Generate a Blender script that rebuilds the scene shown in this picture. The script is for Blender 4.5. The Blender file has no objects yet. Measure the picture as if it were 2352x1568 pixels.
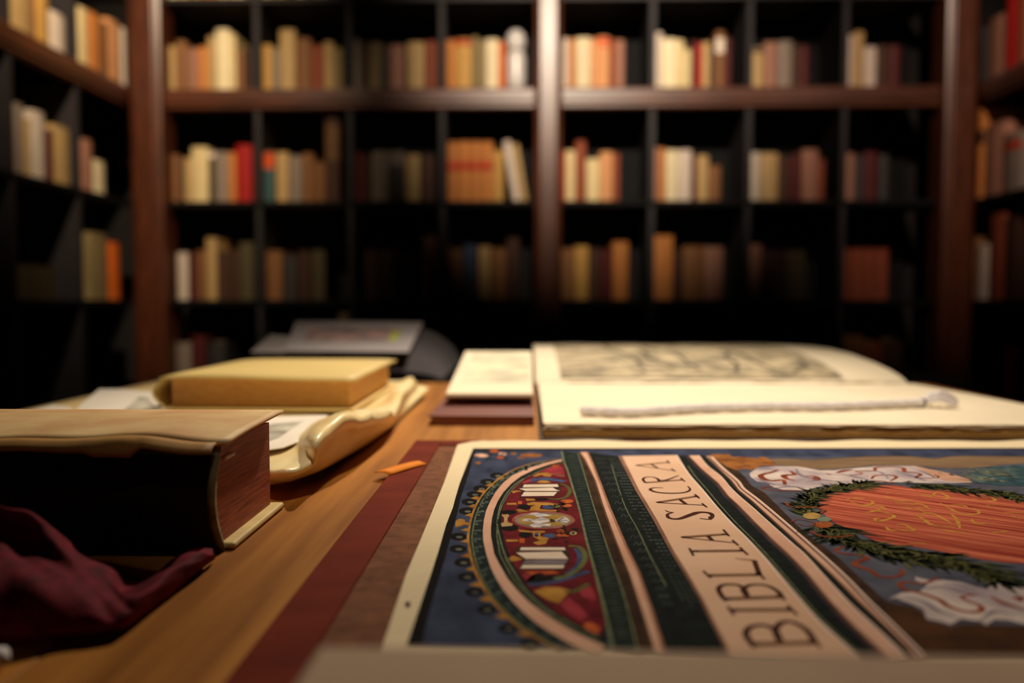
import bpy, bmesh, math, random
from mathutils import Vector, Matrix
from mathutils import noise as mnoise
from mathutils.geometry import tessellate_polygon

random.seed(7)
C = bpy.context.scene.collection
SC = bpy.context.scene

# ------------------------------------------------------------------ camera
FPX, W, H = 1900.0, 2352.0, 1568.0
VPX, HOR = 1212.0, 690.0            # where the room's long axis vanishes
TT = 0.75                            # table top
CAMZ = TT + 0.11
pitch = math.atan((H / 2 - HOR) / FPX)
yaw = math.atan((VPX - W / 2) / FPX)
cam_d = bpy.data.cameras.new('camera')
cam = bpy.data.objects.new('camera', cam_d)
C.objects.link(cam)
cam.location = (0, 0, CAMZ)
cam.rotation_euler = (math.pi / 2 - pitch, 0, yaw)
cam_d.sensor_fit = 'HORIZONTAL'
cam_d.sensor_width = 22.3
cam_d.lens = FPX / W * 22.3
cam_d.clip_start = 0.01
cam_d.dof.use_dof = True
cam_d.dof.focus_distance = 0.418
cam_d.dof.aperture_fstop = 2.75
SC.camera = cam
CM = cam.rotation_euler.to_matrix()
CO = Vector((0, 0, CAMZ))

# ------------------------------------------------------------------ exposure and light
SC.view_settings.view_transform = 'Standard'
SC.view_settings.look = 'None'
SC.view_settings.exposure = 0.0
SC.view_settings.gamma = 1.0
SC.view_settings.use_curve_mapping = False
world = bpy.data.worlds.new('world')
SC.world = world
world.use_nodes = True
world.node_tree.nodes['Background'].inputs[0].default_value = (1.0, 0.8, 0.6, 1)
world.node_tree.nodes['Background'].inputs[1].default_value = 0.0012


def spot(name, loc, target, watts, angle, blend, size, col):
    d = bpy.data.lights.new(name, 'SPOT')
    d.energy = watts
    d.spot_size = math.radians(angle)
    d.spot_blend = blend
    d.shadow_soft_size = size
    d.color = col
    o = bpy.data.objects.new(name, d)
    C.objects.link(o)
    o.location = loc
    o.rotation_euler = (Vector(target) - Vector(loc)).to_track_quat('-Z', 'Y').to_euler()
    return o


WARM = (1.0, 0.85, 0.66)
spot('table_spot_front', (0.15, 0.08, 2.45), (0.05, 0.95, 0.75), 106, 42, 1.0, 0.03, WARM)
spot('table_spot_back', (0.22, 2.20, 2.55), (0.04, 0.77, 0.75), 225, 31, 1.0, 0.03, WARM)
spot('shelf_spot_middle', (0.16, 0.50, 2.98), (0.32, 3.62, 1.94), 790, 36, 1.0, 0.05, (1.0, 0.82, 0.62))
spot('shelf_spot_left', (-0.95, 1.75, 3.00), (-1.62, 3.45, 1.68), 325, 54, 1.0, 0.05, (1.0, 0.79, 0.54))
spot('shelf_spot_right', (1.20, 1.30, 2.98), (1.75, 3.55, 1.72), 210, 40, 1.0, 0.05, (1.0, 0.75, 0.58))


# ------------------------------------------------------------------ pixel helpers
def ray(px, py):
    v = Vector(((px - W / 2) / FPX, -(py - H / 2) / FPX, -1.0))
    return CM @ v


def G(px, py, hz=0.0):
    """point on the horizontal plane hz above the table top"""
    r = ray(px, py)
    return CO + r * ((TT + hz - CAMZ) / r.z)


def atY(px, py, Y):
    r = ray(px, py)
    return CO + r * (Y / r.y)


def atX(px, py, X):
    r = ray(px, py)
    return CO + r * (X / r.x)


# ------------------------------------------------------------------ materials
def lin(c):
    return tuple(((v / 255.0) / 12.92 if v / 255.0 <= 0.04045 else ((v / 255.0 + 0.055) / 1.055) ** 2.4) for v in c)


MATS = {}


def mat(name, col, rough=0.7, var=0.25, scale=30.0, bump=0.0, col2=None, stretch=(1, 1, 1), rot=(0, 0, 0), spec=0.3,
        rnd=0.0, detail=4.0, ramp=(0.3, 0.7), sheen=0.0, coat=0.0):
    """procedural noise-driven principled material; col/col2 are sRGB 0..255"""
    if name in MATS:
        return MATS[name]
    m = bpy.data.materials.new(name)
    m.use_nodes = True
    nt = m.node_tree
    b = nt.nodes['Principled BSDF']
    a = lin(col)
    c2 = lin(col2) if col2 else tuple(v * (1 - var) for v in a)
    tc = nt.nodes.new('ShaderNodeTexCoord')
    mp = nt.nodes.new('ShaderNodeMapping')
    if any(rot):
        mp.vector_type = 'TEXTURE'
        mp.inputs['Scale'].default_value = tuple(1.0 / v for v in stretch)
        mp.inputs['Rotation'].default_value = rot
    else:
        mp.inputs['Scale'].default_value = stretch
    no = nt.nodes.new('ShaderNodeTexNoise')
    no.inputs['Scale'].default_value = scale
    no.inputs['Detail'].default_value = detail
    cr = nt.nodes.new('ShaderNodeValToRGB')
    cr.color_ramp.elements[0].position = ramp[0]
    cr.color_ramp.elements[1].position = ramp[1]
    cr.color_ramp.elements[0].color = (*c2, 1)
    cr.color_ramp.elements[1].color = (*a, 1)
    nt.links.new(tc.outputs['Object'], mp.inputs['Vector'])
    nt.links.new(mp.outputs['Vector'], no.inputs['Vector'])
    nt.links.new(no.outputs['Fac'], cr.inputs['Fac'])
    out = cr.outputs['Color']
    if rnd > 0:
        oi = nt.nodes.new('ShaderNodeObjectInfo')
        mr = nt.nodes.new('ShaderNodeMapRange')
        mr.inputs['To Min'].default_value = 1 - rnd
        mr.inputs['To Max'].default_value = 1 + rnd * 0.5
        hs = nt.nodes.new('ShaderNodeHueSaturation')
        nt.links.new(oi.outputs['Random'], mr.inputs['Value'])
        nt.links.new(mr.outputs['Result'], hs.inputs['Value'])
        nt.links.new(out, hs.inputs['Color'])
        out = hs.outputs['Color']
    nt.links.new(out, b.inputs['Base Color'])
    b.inputs['Roughness'].default_value = rough
    b.inputs['Specular IOR Level'].default_value = spec
    if sheen:
        b.inputs['Sheen Weight'].default_value = sheen
    if coat:
        b.inputs['Coat Weight'].default_value = coat
        b.inputs['Coat Roughness'].default_value = 0.25
    if bump > 0:
        bp = nt.nodes.new('ShaderNodeBump')
        bp.inputs['Strength'].default_value = bump
        bp.inputs['Distance'].default_value = 0.002
        nt.links.new(no.outputs['Fac'], bp.inputs['Height'])
        nt.links.new(bp.outputs['Normal'], b.inputs['Normal'])
    MATS[name] = m
    return m


# ------------------------------------------------------------------ mesh helpers
class MB:
    def __init__(self):
        self.v, self.f, self.m = [], [], []

    def add(self, vs, fs, mi=0):
        o = len(self.v)
        self.v += [tuple(x) for x in vs]
        self.f += [tuple(i + o for i in f) for f in fs]
        self.m += [mi] * len(fs)
        return self

    def box(self, x0, x1, y0, y1, z0, z1, mi=0):
        vs = [(x0, y0, z0), (x1, y0, z0), (x1, y1, z0), (x0, y1, z0), (x0, y0, z1), (x1, y0, z1), (x1, y1, z1), (x0, y1, z1)]
        fs = [(0, 3, 2, 1), (4, 5, 6, 7), (0, 1, 5, 4), (1, 2, 6, 5), (2, 3, 7, 6), (3, 0, 4, 7)]
        return self.add(vs, fs, mi)

    def prism(self, poly, z0, z1, mi=0):
        n = len(poly)
        vs = [(p[0], p[1], z0) for p in poly] + [(p[0], p[1], z1) for p in poly]
        tri = tessellate_polygon([[Vector((p[0], p[1], 0)) for p in poly]])
        fs = [tuple(i + n for i in t) for t in tri] + [tuple(reversed(t)) for t in tri]
        fs += [(i, (i + 1) % n, (i + 1) % n + n, i + n) for i in range(n)]
        return self.add(vs, fs, mi)

    def tube(self, pts, rad, seg=8, mi=0):
        n = len(pts)
        rs = rad if isinstance(rad, (list, tuple)) else [rad] * n
        vs, fs = [], []
        for i, p in enumerate(pts):
            p = Vector(p)
            t = (Vector(pts[min(i + 1, n - 1)]) - Vector(pts[max(i - 1, 0)])).normalized()
            up = Vector((0, 0, 1)) if abs(t.z) < 0.9 else Vector((1, 0, 0))
            a = t.cross(up).normalized()
            b = a.cross(t).normalized()
            for k in range(seg):
                an = 2 * math.pi * k / seg
                vs.append(p + (a * math.cos(an) + b * math.sin(an)) * rs[i])
        for i in range(n - 1):
            for k in range(seg):
                fs.append((i * seg + k, i * seg + (k + 1) % seg, (i + 1) * seg + (k + 1) % seg, (i + 1) * seg + k))
        fs.append(tuple(range(seg - 1, -1, -1)))
        fs.append(tuple((n - 1) * seg + k for k in range(seg)))
        return self.add(vs, fs, mi)

    def lathe(self, prof, seg=24, c=(0, 0, 0), mi=0):
        vs, fs = [], []
        for r, z in prof:
            for k in range(seg):
                an = 2 * math.pi * k / seg
                vs.append((c[0] + r * math.cos(an), c[1] + r * math.sin(an), c[2] + z))
        for i in range(len(prof) - 1):
            for k in range(seg):
                fs.append((i * seg + k, i * seg + (k + 1) % seg, (i + 1) * seg + (k + 1) % seg, (i + 1) * seg + k))
        fs.append(tuple(range(seg - 1, -1, -1)))
        fs.append(tuple((len(prof) - 1) * seg + k for k in range(seg)))
        return self.add(vs, fs, mi)

    def grid(self, rows, mi=0):
        n = len(rows[0])
        vs = [p for r in rows for p in r]
        fs = [(i * n + j, i * n + j + 1, (i + 1) * n + j + 1, (i + 1) * n + j) for i in range(len(rows) - 1) for j in range(n - 1)]
        return self.add(vs, fs, mi)

    def build(self, name, mats, parent=None, smooth=False, bevel=0.0, solid=0.0, subsurf=0, loc=None):
        me = bpy.data.meshes.new(name)
        vs = self.v
        if loc is not None:
            vs = [(v[0] - loc[0], v[1] - loc[1], v[2] - loc[2]) for v in vs]
        me.from_pydata(vs, [], self.f)
        if not isinstance(mats, (list, tuple)):
            mats = [mats]
        for m in mats:
            me.materials.append(m)
        for p, k in zip(me.polygons, self.m):
            p.material_index = k
            p.use_smooth = smooth
        me.update()
        o = bpy.data.objects.new(name, me)
        C.objects.link(o)
        if loc is not None:
            o.location = loc
        if parent is not None:
            o.parent = parent
            if loc is None and parent.type == 'EMPTY':
                # geometry was given in world space: cancel the parent's placement
                o.matrix_parent_inverse = parent_inv(parent)
        if solid:
            s = o.modifiers.new('solid', 'SOLIDIFY')
            s.thickness = solid
            s.offset = -1
        if subsurf:
            s = o.modifiers.new('sub', 'SUBSURF')
            s.levels = s.render_levels = subsurf
        if bevel:
            s = o.modifiers.new('bevel', 'BEVEL')
            s.width = bevel
            s.segments = 2
            s.limit_method = 'ANGLE'
        return o


def parent_inv(p):
    m = Matrix.Translation(p.location) @ p.rotation_euler.to_matrix().to_4x4()
    return m.inverted()


def empty(name, loc, label=None, cat=None, group=None, rz=0.0):
    o = bpy.data.objects.new(name, None)
    C.objects.link(o)
    o.location = loc
    o.rotation_euler = (0, 0, rz)
    o.empty_display_size = 0.02
    return tag(o, label, cat, group)


def tag(o, label=None, cat=None, group=None, kind=None):
    if label:
        o['label'] = label
    if cat:
        o['category'] = cat
    if group:
        o['group'] = group
    if kind:
        o['kind'] = kind
    return o


def catmull(pts, n=6, closed=False):
    pts = [Vector(p) for p in pts]
    out = []
    N = len(pts)
    rng = N if closed else N - 1
    for i in range(rng):
        p0 = pts[(i - 1) % N] if closed or i > 0 else pts[0] * 2 - pts[1]
        p1, p2 = pts[i], pts[(i + 1) % N]
        p3 = pts[(i + 2) % N] if closed or i + 2 < N else pts[-1] * 2 - pts[-2]
        for k in range(n):
            t = k / n
            out.append(0.5 * (2 * p1 + (p2 - p0) * t + (2 * p0 - 5 * p1 + 4 * p2 - p3) * t * t + (3 * p1 - p0 - 3 * p2 + p3) * t ** 3))
    if not closed:
        out.append(pts[-1])
    return out


def hash1(i):
    x = math.sin(i * 127.1) * 43758.5453
    return x - math.floor(x)


# ================================================================== ROOM SHELL
YB = 3.60       # front plane of the back bookcases
XL, XR = -1.716, 1.896
DEP = 0.30
Z_ROW = [2.164, 1.772, 1.292, 0.864, 0.436, 0.06]     # shelf tops: row 0 (top) ... 4, plinth
CEIL = 3.15
M_wall = mat('dark_plaster', (26, 22, 20), 0.9, 0.3, 8)
M_floor = mat('dark_floor_wood', (40, 26, 18), 0.6, 0.4, 6, 0.1, stretch=(1, 8, 1))
M_black = mat('black_lacquer_board', (13, 12, 13), 0.75, 0.3, 20, spec=0.15)
M_divider = mat('charcoal_divider', (44, 40, 42), 0.6, 0.2, 25, spec=0.2)
M_wood = mat('polished_walnut', (90, 45, 25), 0.36, 0.45, 9, 0.08, col2=(56, 27, 14), stretch=(6, 6, 0.6), spec=0.5)
M_woodh = mat('polished_walnut_rail', (90, 45, 25), 0.36, 0.45, 9, 0.08, col2=(56, 27, 14), stretch=(0.6, 6, 6), spec=0.5)


def struct(name, b, m):
    o = b.build(name, m)
    o['kind'] = 'structure'
    return o


struct('floor', MB().box(-2.4, 2.6, -1.2, 4.3, -0.05, 0), M_floor)
struct('ceiling', MB().box(-2.4, 2.6, -1.2, 4.3, CEIL, CEIL + 0.05), M_wall)
struct('wall_back', MB().box(-2.4, 2.6, YB + DEP + 0.03, YB + DEP + 0.08, 0, CEIL), M_wall)
struct('wall_left', MB().box(XL - DEP - 0.08, XL - DEP - 0.03, -1.2, YB + DEP + 0.03, 0, CEIL), M_wall)
struct('wall_right', MB().box(XR + DEP + 0.03, XR + DEP + 0.08, -1.2, YB + DEP + 0.03, 0, CEIL), M_wall)


def post(x, y, w, label, rz=0.0):
    """moulded timber post: flat sides and a rounded front with two grooves"""
    prof = [(-0.5, 0.45), (-0.5, -0.30), (-0.46, -0.40), (-0.36, -0.44), (-0.34, -0.50), (-0.28, -0.53), (0.28, -0.53), (0.34, -0.50), (0.36, -0.44), (0.46, -0.40),
            (0.5, -0.30), (0.5, 0.45)]
    e = empty('wooden_post', (x, y, 0), label, 'post', 'moulded timber posts of the bookcases', rz)
    b = MB().prism([(p[0] * w, p[1] * w) for p in prof], 0.12, CEIL - 0.001)
    o = b.build('shaft', M_wood, loc=(0, 0, 0)); o.parent = e
    o = MB().box(-0.5 * w, 0.5 * w, -0.58 * w, 0.45 * w, 0.001, 0.12).build('plinth', M_wood, loc=(0, 0, 0), bevel=0.004); o.parent = e
    return e


def pxX(px):
    return (px - VPX) / FPX * YB


post(pxX(347), YB + 0.02, 0.145, 'moulded brown timber post in the left corner of the bookcases', math.radians(0))
post(pxX(1258), YB + 0.02, 0.118, 'brightly lit brown timber post in the middle of the back bookcase')
post(pxX(2175), YB + 0.02, 0.14, 'dim dark brown timber post in the right corner of the bookcases')

BEAM_T = 0.088
SH_T = 0.024


def bookcase(label, x0, x1, divs, wall='back'):
    """x0..x1 run along the wall; divs = divider positions along it"""
    if wall == 'back':
        e = empty('bookcase', ((x0 + x1) / 2, YB, 0), label, 'bookcase', 'black bookcases lining the room')

        def bx(a0, a1, d0, d1, z0, z1):
            return MB().box(a0, a1, YB + d0, YB + d1, z0, z1)
        mw = M_woodh
    else:
        X = XL if wall == 'left' else XR
        s = -1 if wall == 'left' else 1
        e = empty('bookcase', (X, (x0 + x1) / 2, 0), label, 'bookcase', 'black bookcases lining the room')

        def bx(a0, a1, d0, d1, z0, z1):
            return MB().box(min(X + s * d0, X + s * d1), max(X + s * d0, X + s * d1), a0, a1, z0, z1)
        mw = mat('polished_walnut_side_rail', (90, 45, 25), 0.36, 0.45, 9, 0.08, col2=(56, 27, 14), stretch=(6, 0.6, 6), spec=0.5)

    def rail(a0, a1, zt):
        """moulded rail: a rounded nose above a small step"""
        prof = [(0.03, -0.0006), (-0.006, -0.0006), (-0.011, -0.004), (-0.013, -0.010), (-0.013, -0.058), (-0.010, -0.064), (-0.005, -0.066), (-0.005, -0.080),
                (-0.003, -0.085), (0.001, -BEAM_T), (0.03, -BEAM_T)]
        nP = len(prof)
        if wall == 'back':
            vs = [(a, YB + p[0], zt + p[1]) for a in (a0, a1) for p in prof]
        else:
            vs = [(X + s * p[0], a, zt + p[1]) for a in (a0, a1) for p in prof]
        fs = [(i, (i + 1) % nP, (i + 1) % nP + nP, i + nP) for i in range(nP)] + [tuple(range(nP))[::-1], tuple(range(nP, 2 * nP))]
        m_ = MB().add(vs, fs)
        return m_
    rx1 = x1 if wall == 'back' else x1 - 0.055
    bx(x0, x1, DEP, DEP + 0.012, 0.001, 2.62).build('back_panel', M_black, e)
    for i, z in enumerate(Z_ROW):
        if i == 1:
            rail(x0, rx1, z).build('rail', mw, e, smooth=False)
            bx(x0, x1, 0.03, DEP, z - SH_T, z - 0.0005).build('shelf', M_black, e)
        else:
            bx(x0, x1, 0.0, DEP, z - SH_T, z - 0.0005).build('shelf', M_divider if i < 2 else M_black, e, bevel=0.002)
    bx(x0, rx1, -0.01, DEP, 2.60, 2.66).build('cornice', mw, e, bevel=0.006)
    bx(x0, x1, 0.02, DEP, 0.001, Z_ROW[5] - SH_T).build('plinth', M_black, e)
    for d in divs:
        for i in range(len(Z_ROW)):
            zt = 2.60 if i == 0 else Z_ROW[i - 1] - (BEAM_T if i - 1 == 1 else SH_T)
            bx(d - 0.013, d + 0.013, 0.004, DEP, Z_ROW[i], zt - 0.0005).build('divider', M_divider, e)
    return e


lw = 0.0735
bookcase('tall black bookcase between the left corner post and the middle post', pxX(347) + lw, pxX(1258) - 0.06,
         [pxX(594), pxX(806), pxX(1017)])
bookcase('tall black bookcase between the middle post and the right corner post', pxX(1258) + 0.06, pxX(2175) - lw,
         [pxX(1494), pxX(1712), pxX(1926)])
bookcase('black bookcase running toward the viewer along the left wall', 0.8, YB - 0.005, [3.168, 2.754, 2.34, 1.93, 1.52], 'left')
bookcase('black bookcase running toward the viewer along the right wall', 0.8, YB - 0.005, [3.10, 2.69, 2.28, 1.87, 1.46], 'right')

# ================================================================== SHELF BOOKS
PAL = {
    'cream': (226, 202, 150), 'ivory': (236, 218, 178), 'pale': (214, 196, 180), 'tan': (190, 156, 104), 'ochre': (196, 150, 78),
    'orange tan': (196, 124, 62), 'peach': (222, 158, 106), 'brown': (134, 90, 54), 'dark brown': (72, 46, 34), 'red-brown': (140, 70, 44),
    'pink-brown': (160, 112, 92), 'red': (166, 26, 22), 'maroon': (86, 30, 30), 'grey': (140, 124, 112), 'olive': (140, 120, 82),
    'dark grey': (62, 58, 56), 'teal': (64, 92, 92), 'blue-grey': (72, 84, 112), 'orange': (220, 104, 30), 'dark olive': (82, 72, 48),
}
BOOKM = {k: mat('book_cloth_' + k.replace(' ', '_').replace('-', '_'), v, 0.62, 0.3, 14, 0.1, stretch=(1, 1, 0.35), rnd=0.12, spec=0.25) for k, v in PAL.items()}
M_pages = mat('aged_page_edges', (206, 178, 130), 0.85, 0.3, 60, 0.1, stretch=(12, 1, 1))
M_lab = {'red': mat('red_title_label', (178, 54, 26), 0.6, 0.3, 30), 'dark': mat('dark_title_label', (44, 30, 26), 0.6, 0.3, 30),
         'orange': mat('orange_title_label', (214, 84, 36), 0.6, 0.3, 30), 'brown': mat('brown_title_label', (104, 72, 42), 0.6, 0.3, 30), 'grey': mat('grey_title_label', (126, 110, 102), 0.6, 0.3, 30), 'pale': mat('pale_title_label', (226, 208, 190), 0.6, 0.2, 30)}
ORD = ['first', 'second', 'third', 'fourth', 'fifth', 'sixth', 'seventh', 'eighth', 'ninth', 'tenth', 'eleventh']


def spine_xy(th, bulge, inset=0.0, n=6, pad=0.0):
    out = []
    for i in range(n + 1):
        t = -1 + 2 * i / n
        out.append((t * (th / 2 - inset), -bulge * (1 - t * t) + inset - pad))
    return out


def shelf_book(th, h, d, colour, bands, lab, loc, rz, lean, label, group):
    bul = min(0.010, th * 0.22)
    bt = 0.0025
    out = spine_xy(th, bul)
    inn = spine_xy(th, bul, bt)
    U = [(-th / 2, d)] + out + [(th / 2, d)] + [(th / 2 - bt, d)] + inn[::-1] + [(-th / 2 + bt, d)]
    b = MB().prism(U, 0, h)
    # rolled head and tail caps
    cap = spine_xy(th * 0.96, bul, 0.0, 6, 0.0012)
    if bands:
        for k in range(bands):
            z = h * (k + 1) / (bands + 1)
            arc = spine_xy(th, bul, 0, 6, 0.0022)
            b.prism(arc + [(th / 2, 0.004), (-th / 2, 0.004)], z - 0.004, z + 0.004)
    b.prism(cap + [(th * 0.46, 0.0), (-th * 0.46, 0.0)], h - 0.006, h - 0.0005)
    o = b.build('shelf_book', BOOKM[colour], loc=(0, 0, 0))
    o.location = loc
    o.rotation_mode = 'XYZ'
    o.matrix_world = Matrix.Translation(Vector(loc)) @ Matrix.Rotation(rz, 4, 'Z') @ Matrix.Rotation(lean, 4, 'Y')
    tag(o, label, 'book', group)
    p = MB().box(-th / 2 + bt + 0.0003, th / 2 - bt - 0.0003, bt + 0.001, d - 0.004, 0.004, h - 0.004).build('page_block', M_pages, loc=(0, 0, 0))
    p.parent = o
    if lab:
        z0, z1 = lab[1] * h, lab[2] * h
        arc = spine_xy(th, bul, 0, 6, 0.0007)
        L = MB().prism(arc + [(q[0], q[1] + 0.0006) for q in arc[::-1]], z0, z1).build('title_label', M_lab[lab[0]], loc=(0, 0, 0))
        L.parent = o
    return o


SIDEB = 0.014
SETB = 0.035   # spines stand this far behind the shelf front


def fill(bay, shelf, row, books, wall='back'):
    """books: (x0, x1, ytop, colour[, bands[, label[, lean_deg]]]) in photo pixels"""
    zs = Z_ROW[row]
    prev = None
    n = 0
    for bk in books:
        x0, x1, yt, col = bk[:4]
        bands = bk[4] if len(bk) > 4 else 0
        lab = bk[5] if len(bk) > 5 else None
        lean = math.radians(bk[6]) if len(bk) > 6 else 0.0
        if wall == 'back':
            Ys = YB + SETB
            a0, a1 = atY(x0, 400, Ys).x, atY(x1, 400, Ys).x
            ztop = atY((x0 + x1) / 2, yt, Ys).z
        else:
            X = XL - SIDEB if wall == 'left' else XR + SIDEB
            p0, p1 = atX(x0, 400, X), atX(x1, 400, X)
            a0, a1 = p0.y, p1.y
            ztop = atX((x0 + x1) / 2, yt, X).z
            if a0 > a1:
                a0, a1 = a1, a0
        if wall == 'right':
            if prev is not None and a1 > prev - 0.0008:
                a1 = prev - 0.0008
        elif prev is not None and a0 < prev + 0.0008:
            a0 = prev + 0.0008
        ob = OBST[wall]
        for (o0, o1) in ob:
            if a0 < o1 and a1 > o0:
                if (a0 + a1) / 2 < (o0 + o1) / 2:
                    a1 = o0 - 0.0012
                else:
                    a0 = o1 + 0.0012
        th = a1 - a0
        if th < 0.008:
            continue
        prev = a0 if wall == 'right' else a1
        h = max(0.12, ztop - zs)
        d = 0.15 + 0.06 * hash1(x0 + row * 31)
        mid = (a0 + a1) / 2
        jit = 0.006 * hash1(x1 * 1.7 + row)
        if wall == 'back':
            loc, rz = (mid, YB + SETB + jit, zs), 0.0
        elif wall == 'left':
            loc, rz = (XL - SIDEB - jit, mid, zs), math.pi / 2
        else:
            loc, rz = (XR + SIDEB + jit, mid, zs), -math.pi / 2
        if lean:
            # lift so that the lower corner rests on the shelf
            loc = (loc[0], loc[1], zs + abs(math.sin(lean)) * th / 2 + 0.0005)
            h = (h - abs(math.sin(lean)) * th) / math.cos(lean)
        adj = ''
        lbl = f'{col.replace(chr(32), chr(45))} book, {ORD[n]} from left, {shelf}, {bay}'
        shelf_book(th, h, d, col, bands, lab, loc, rz, lean, lbl, 'old books on the ' + shelf)
        n += 1


DV = 0.0145
OBST = {'back': [(pxX(p) - DV, pxX(p) + DV) for p in (594, 806, 1017, 1494, 1712, 1926)] + [(pxX(347) - 0.3, pxX(347) + 0.074), (pxX(1258) - 0.0605, pxX(1258) + 0.0605), (pxX(2175) - 0.074, pxX(2175) + 0.3)],
        'left': [(d - DV, d + DV) for d in (3.168, 2.754, 2.34, 1.93, 1.52)] + [(YB - 0.007, YB + 1)],
        'right': [(d - DV, d + DV) for d in (3.10, 2.69, 2.28, 1.87, 1.46)] + [(YB - 0.007, YB + 1)]}
S0, S1, S2, S3, S4 = 'topmost shelf', 'brown rail shelf', 'shelf below rail', 'second shelf below rail', 'lowest visible shelf'
BAYS = ['bay by left post', 'second bay from left post', 'third bay from left post', 'bay left of centre']
CAYS = ['bay right of centre', 'second bay right of centre', 'third bay right of centre', 'bay by right post']
LW1, LW2 = 'left wall bay by post', 'left wall bay nearer viewer'
RW = 'right wall'

# row 0 (only the feet of the books are in the picture)
fill(BAYS[0], S0, 0, [(389, 415, -120, 'ivory'), (416, 442, -105, 'cream'), (446, 470, -112, 'tan'), (472, 500, -120, 'orange tan'), (502, 530, -110, 'cream'), (532, 568, -118, 'ivory')])
fill(BAYS[1], S0, 0, [(600, 632, -110, 'cream'), (634, 664, -118, 'ochre'), (682, 704, -105, 'ivory'), (706, 726, -110, 'red-brown'), (728, 762, -114, 'tan')])
fill(CAYS[2], S0, 0, [(1722, 1760, -110, 'tan'), (1790, 1820, -112, 'pale')])
# row 1, the shelf on the brown rail
fill(BAYS[0], S1, 1, [(387, 407, 106, 'tan'), (408, 432, 94, 'brown'), (434, 459, 112, 'pink-brown', 4), (460, 481, 108, 'orange tan'), (482, 499, 84, 'tan'),
                      (500, 531, 67, 'ivory'), (532, 546, 78, 'cream'), (547, 562, 116, 'brown', 4), (563, 580, 114, 'dark brown', 4)])
fill(BAYS[1], S1, 1, [(603, 628, 103, 'ochre'), (629, 645, 110, 'grey'), (646, 681, 68, 'tan'), (684, 717, 88, 'brown'), (718, 746, 105, 'red-brown', 5), (747, 769, 97, 'tan'), (770, 789, 110, 'olive')])
fill(BAYS[2], S1, 1, [(816, 832, 92, 'grey'), (833, 846, 97, 'dark brown'), (847, 878, 98, 'olive'), (879, 894, 104, 'dark grey'), (895, 928, 104, 'pink-brown'),
                      (930, 936, 104, 'dark brown'), (937, 976, 97, 'tan'), (978, 1004, 95, 'red-brown', 5)])
fill(BAYS[3], S1, 1, [(1026, 1046, 92, 'orange tan'), (1047, 1083, 90, 'ochre', 6, ('red', 0.86, 0.99)), (1084, 1099, 84, 'olive', 4), (1100, 1115, 92, 'olive'), (1116, 1145, 90, 'ivory'), (1146, 1160, 96, 'orange')])
fill(CAYS[0], S1, 1, [(1292, 1305, 88, 'pale'), (1306, 1321, 90, 'orange tan', 4), (1322, 1355, 87, 'ivory', 4), (1356, 1369, 89, 'peach'), (1370, 1398, 85, 'peach', 6, ('orange', 0.8, 0.97)),
                      (1399, 1412, 90, 'red-brown'), (1413, 1432, 92, 'pink-brown')])
fill(CAYS[1], S1, 1, [(1504, 1519, 75, 'pale'), (1520, 1552, 90, 'ivory'), (1553, 1568, 92, 'cream'), (1569, 1585, 113, 'cream'), (1586, 1597, 95, 'maroon'), (1598, 1610, 100, 'red'),
                      (1611, 1628, 97, 'tan'), (1629, 1640, 96, 'dark brown'), (1641, 1661, 72, 'brown', 0, ('pale', 0.62, 0.88)), (1662, 1677, 86, 'maroon')])
fill(CAYS[2], S1, 1, [(1722, 1750, 110, 'tan', 0, ('dark', 0.88, 0.99)), (1752, 1782, 97, 'pink-brown'), (1783, 1815, 95, 'grey'), (1817, 1833, 103, 'dark brown'), (1834, 1853, 106, 'maroon')])
fill(CAYS[3], S1, 1, [(1936, 1954, 80, 'pale'), (1955, 1978, 73, 'tan'), (1980, 2008, 108, 'pale'), (2009, 2034, 105, 'dark brown'), (2035, 2062, 105, 'maroon')])
# row 2
fill(BAYS[0], S2, 2, [(391, 409, 355, 'brown'), (410, 421, 360, 'dark brown'), (422, 440, 362, 'tan'), (441, 478, 338, 'cream'), (479, 494, 346, 'dark olive', 0, ('pale', 0.86, 0.98)),
                      (495, 523, 349, 'grey'), (524, 542, 350, 'orange tan'), (543, 578, 333, 'red')])
fill(BAYS[1], S2, 2, [(604, 630, 348, 'teal', 0, ('orange', 0.66, 0.99)), (634, 663, 350, 'tan'), (666, 693, 358, 'grey'), (694, 720, 352, 'brown', 4), (721, 747, 372, 'brown'), (748, 780, 272, 'dark brown', 0, ('brown', 0.5, 0.92))])
fill(BAYS[2], S2, 2, [(818, 838, 350, 'maroon'), (839, 853, 356, 'dark brown'), (854, 892, 347, 'grey'), (893, 928, 345, 'dark grey', 0, ('grey', 0.7, 0.98)), (931, 964, 355, 'tan'), (967, 997, 356, 'dark brown')])
fill(BAYS[3], S2, 2, [(1028, 1053, 326, 'orange tan', 5, ('red', 0.52, 0.7)), (1054, 1080, 325, 'orange tan', 5, ('red', 0.52, 0.7)), (1081, 1106, 325, 'orange tan', 5, ('red', 0.52, 0.7)), (1107, 1132, 326, 'orange tan', 5, ('red', 0.52, 0.7)),
                      (1133, 1156, 345, 'ochre'), (1178, 1195, 322, 'pale', 0, None, -9.5), (1197, 1212, 330, 'tan', 0, None, -9.5)])
fill(CAYS[0], S2, 2, [(1291, 1298, 346, 'red'), (1299, 1321, 346, 'cream'), (1322, 1345, 324, 'red-brown'), (1347, 1377, 365, 'cream'), (1378, 1407, 349, 'peach'), (1408, 1423, 352, 'red-brown')])
fill(CAYS[1], S2, 2, [(1504, 1513, 338, 'pink-brown'), (1514, 1529, 341, 'orange tan'), (1530, 1558, 345, 'ivory'), (1559, 1588, 345, 'pale'), (1590, 1601, 355, 'maroon'), (1602, 1627, 357, 'tan'), (1628, 1656, 380, 'brown')])
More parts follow.
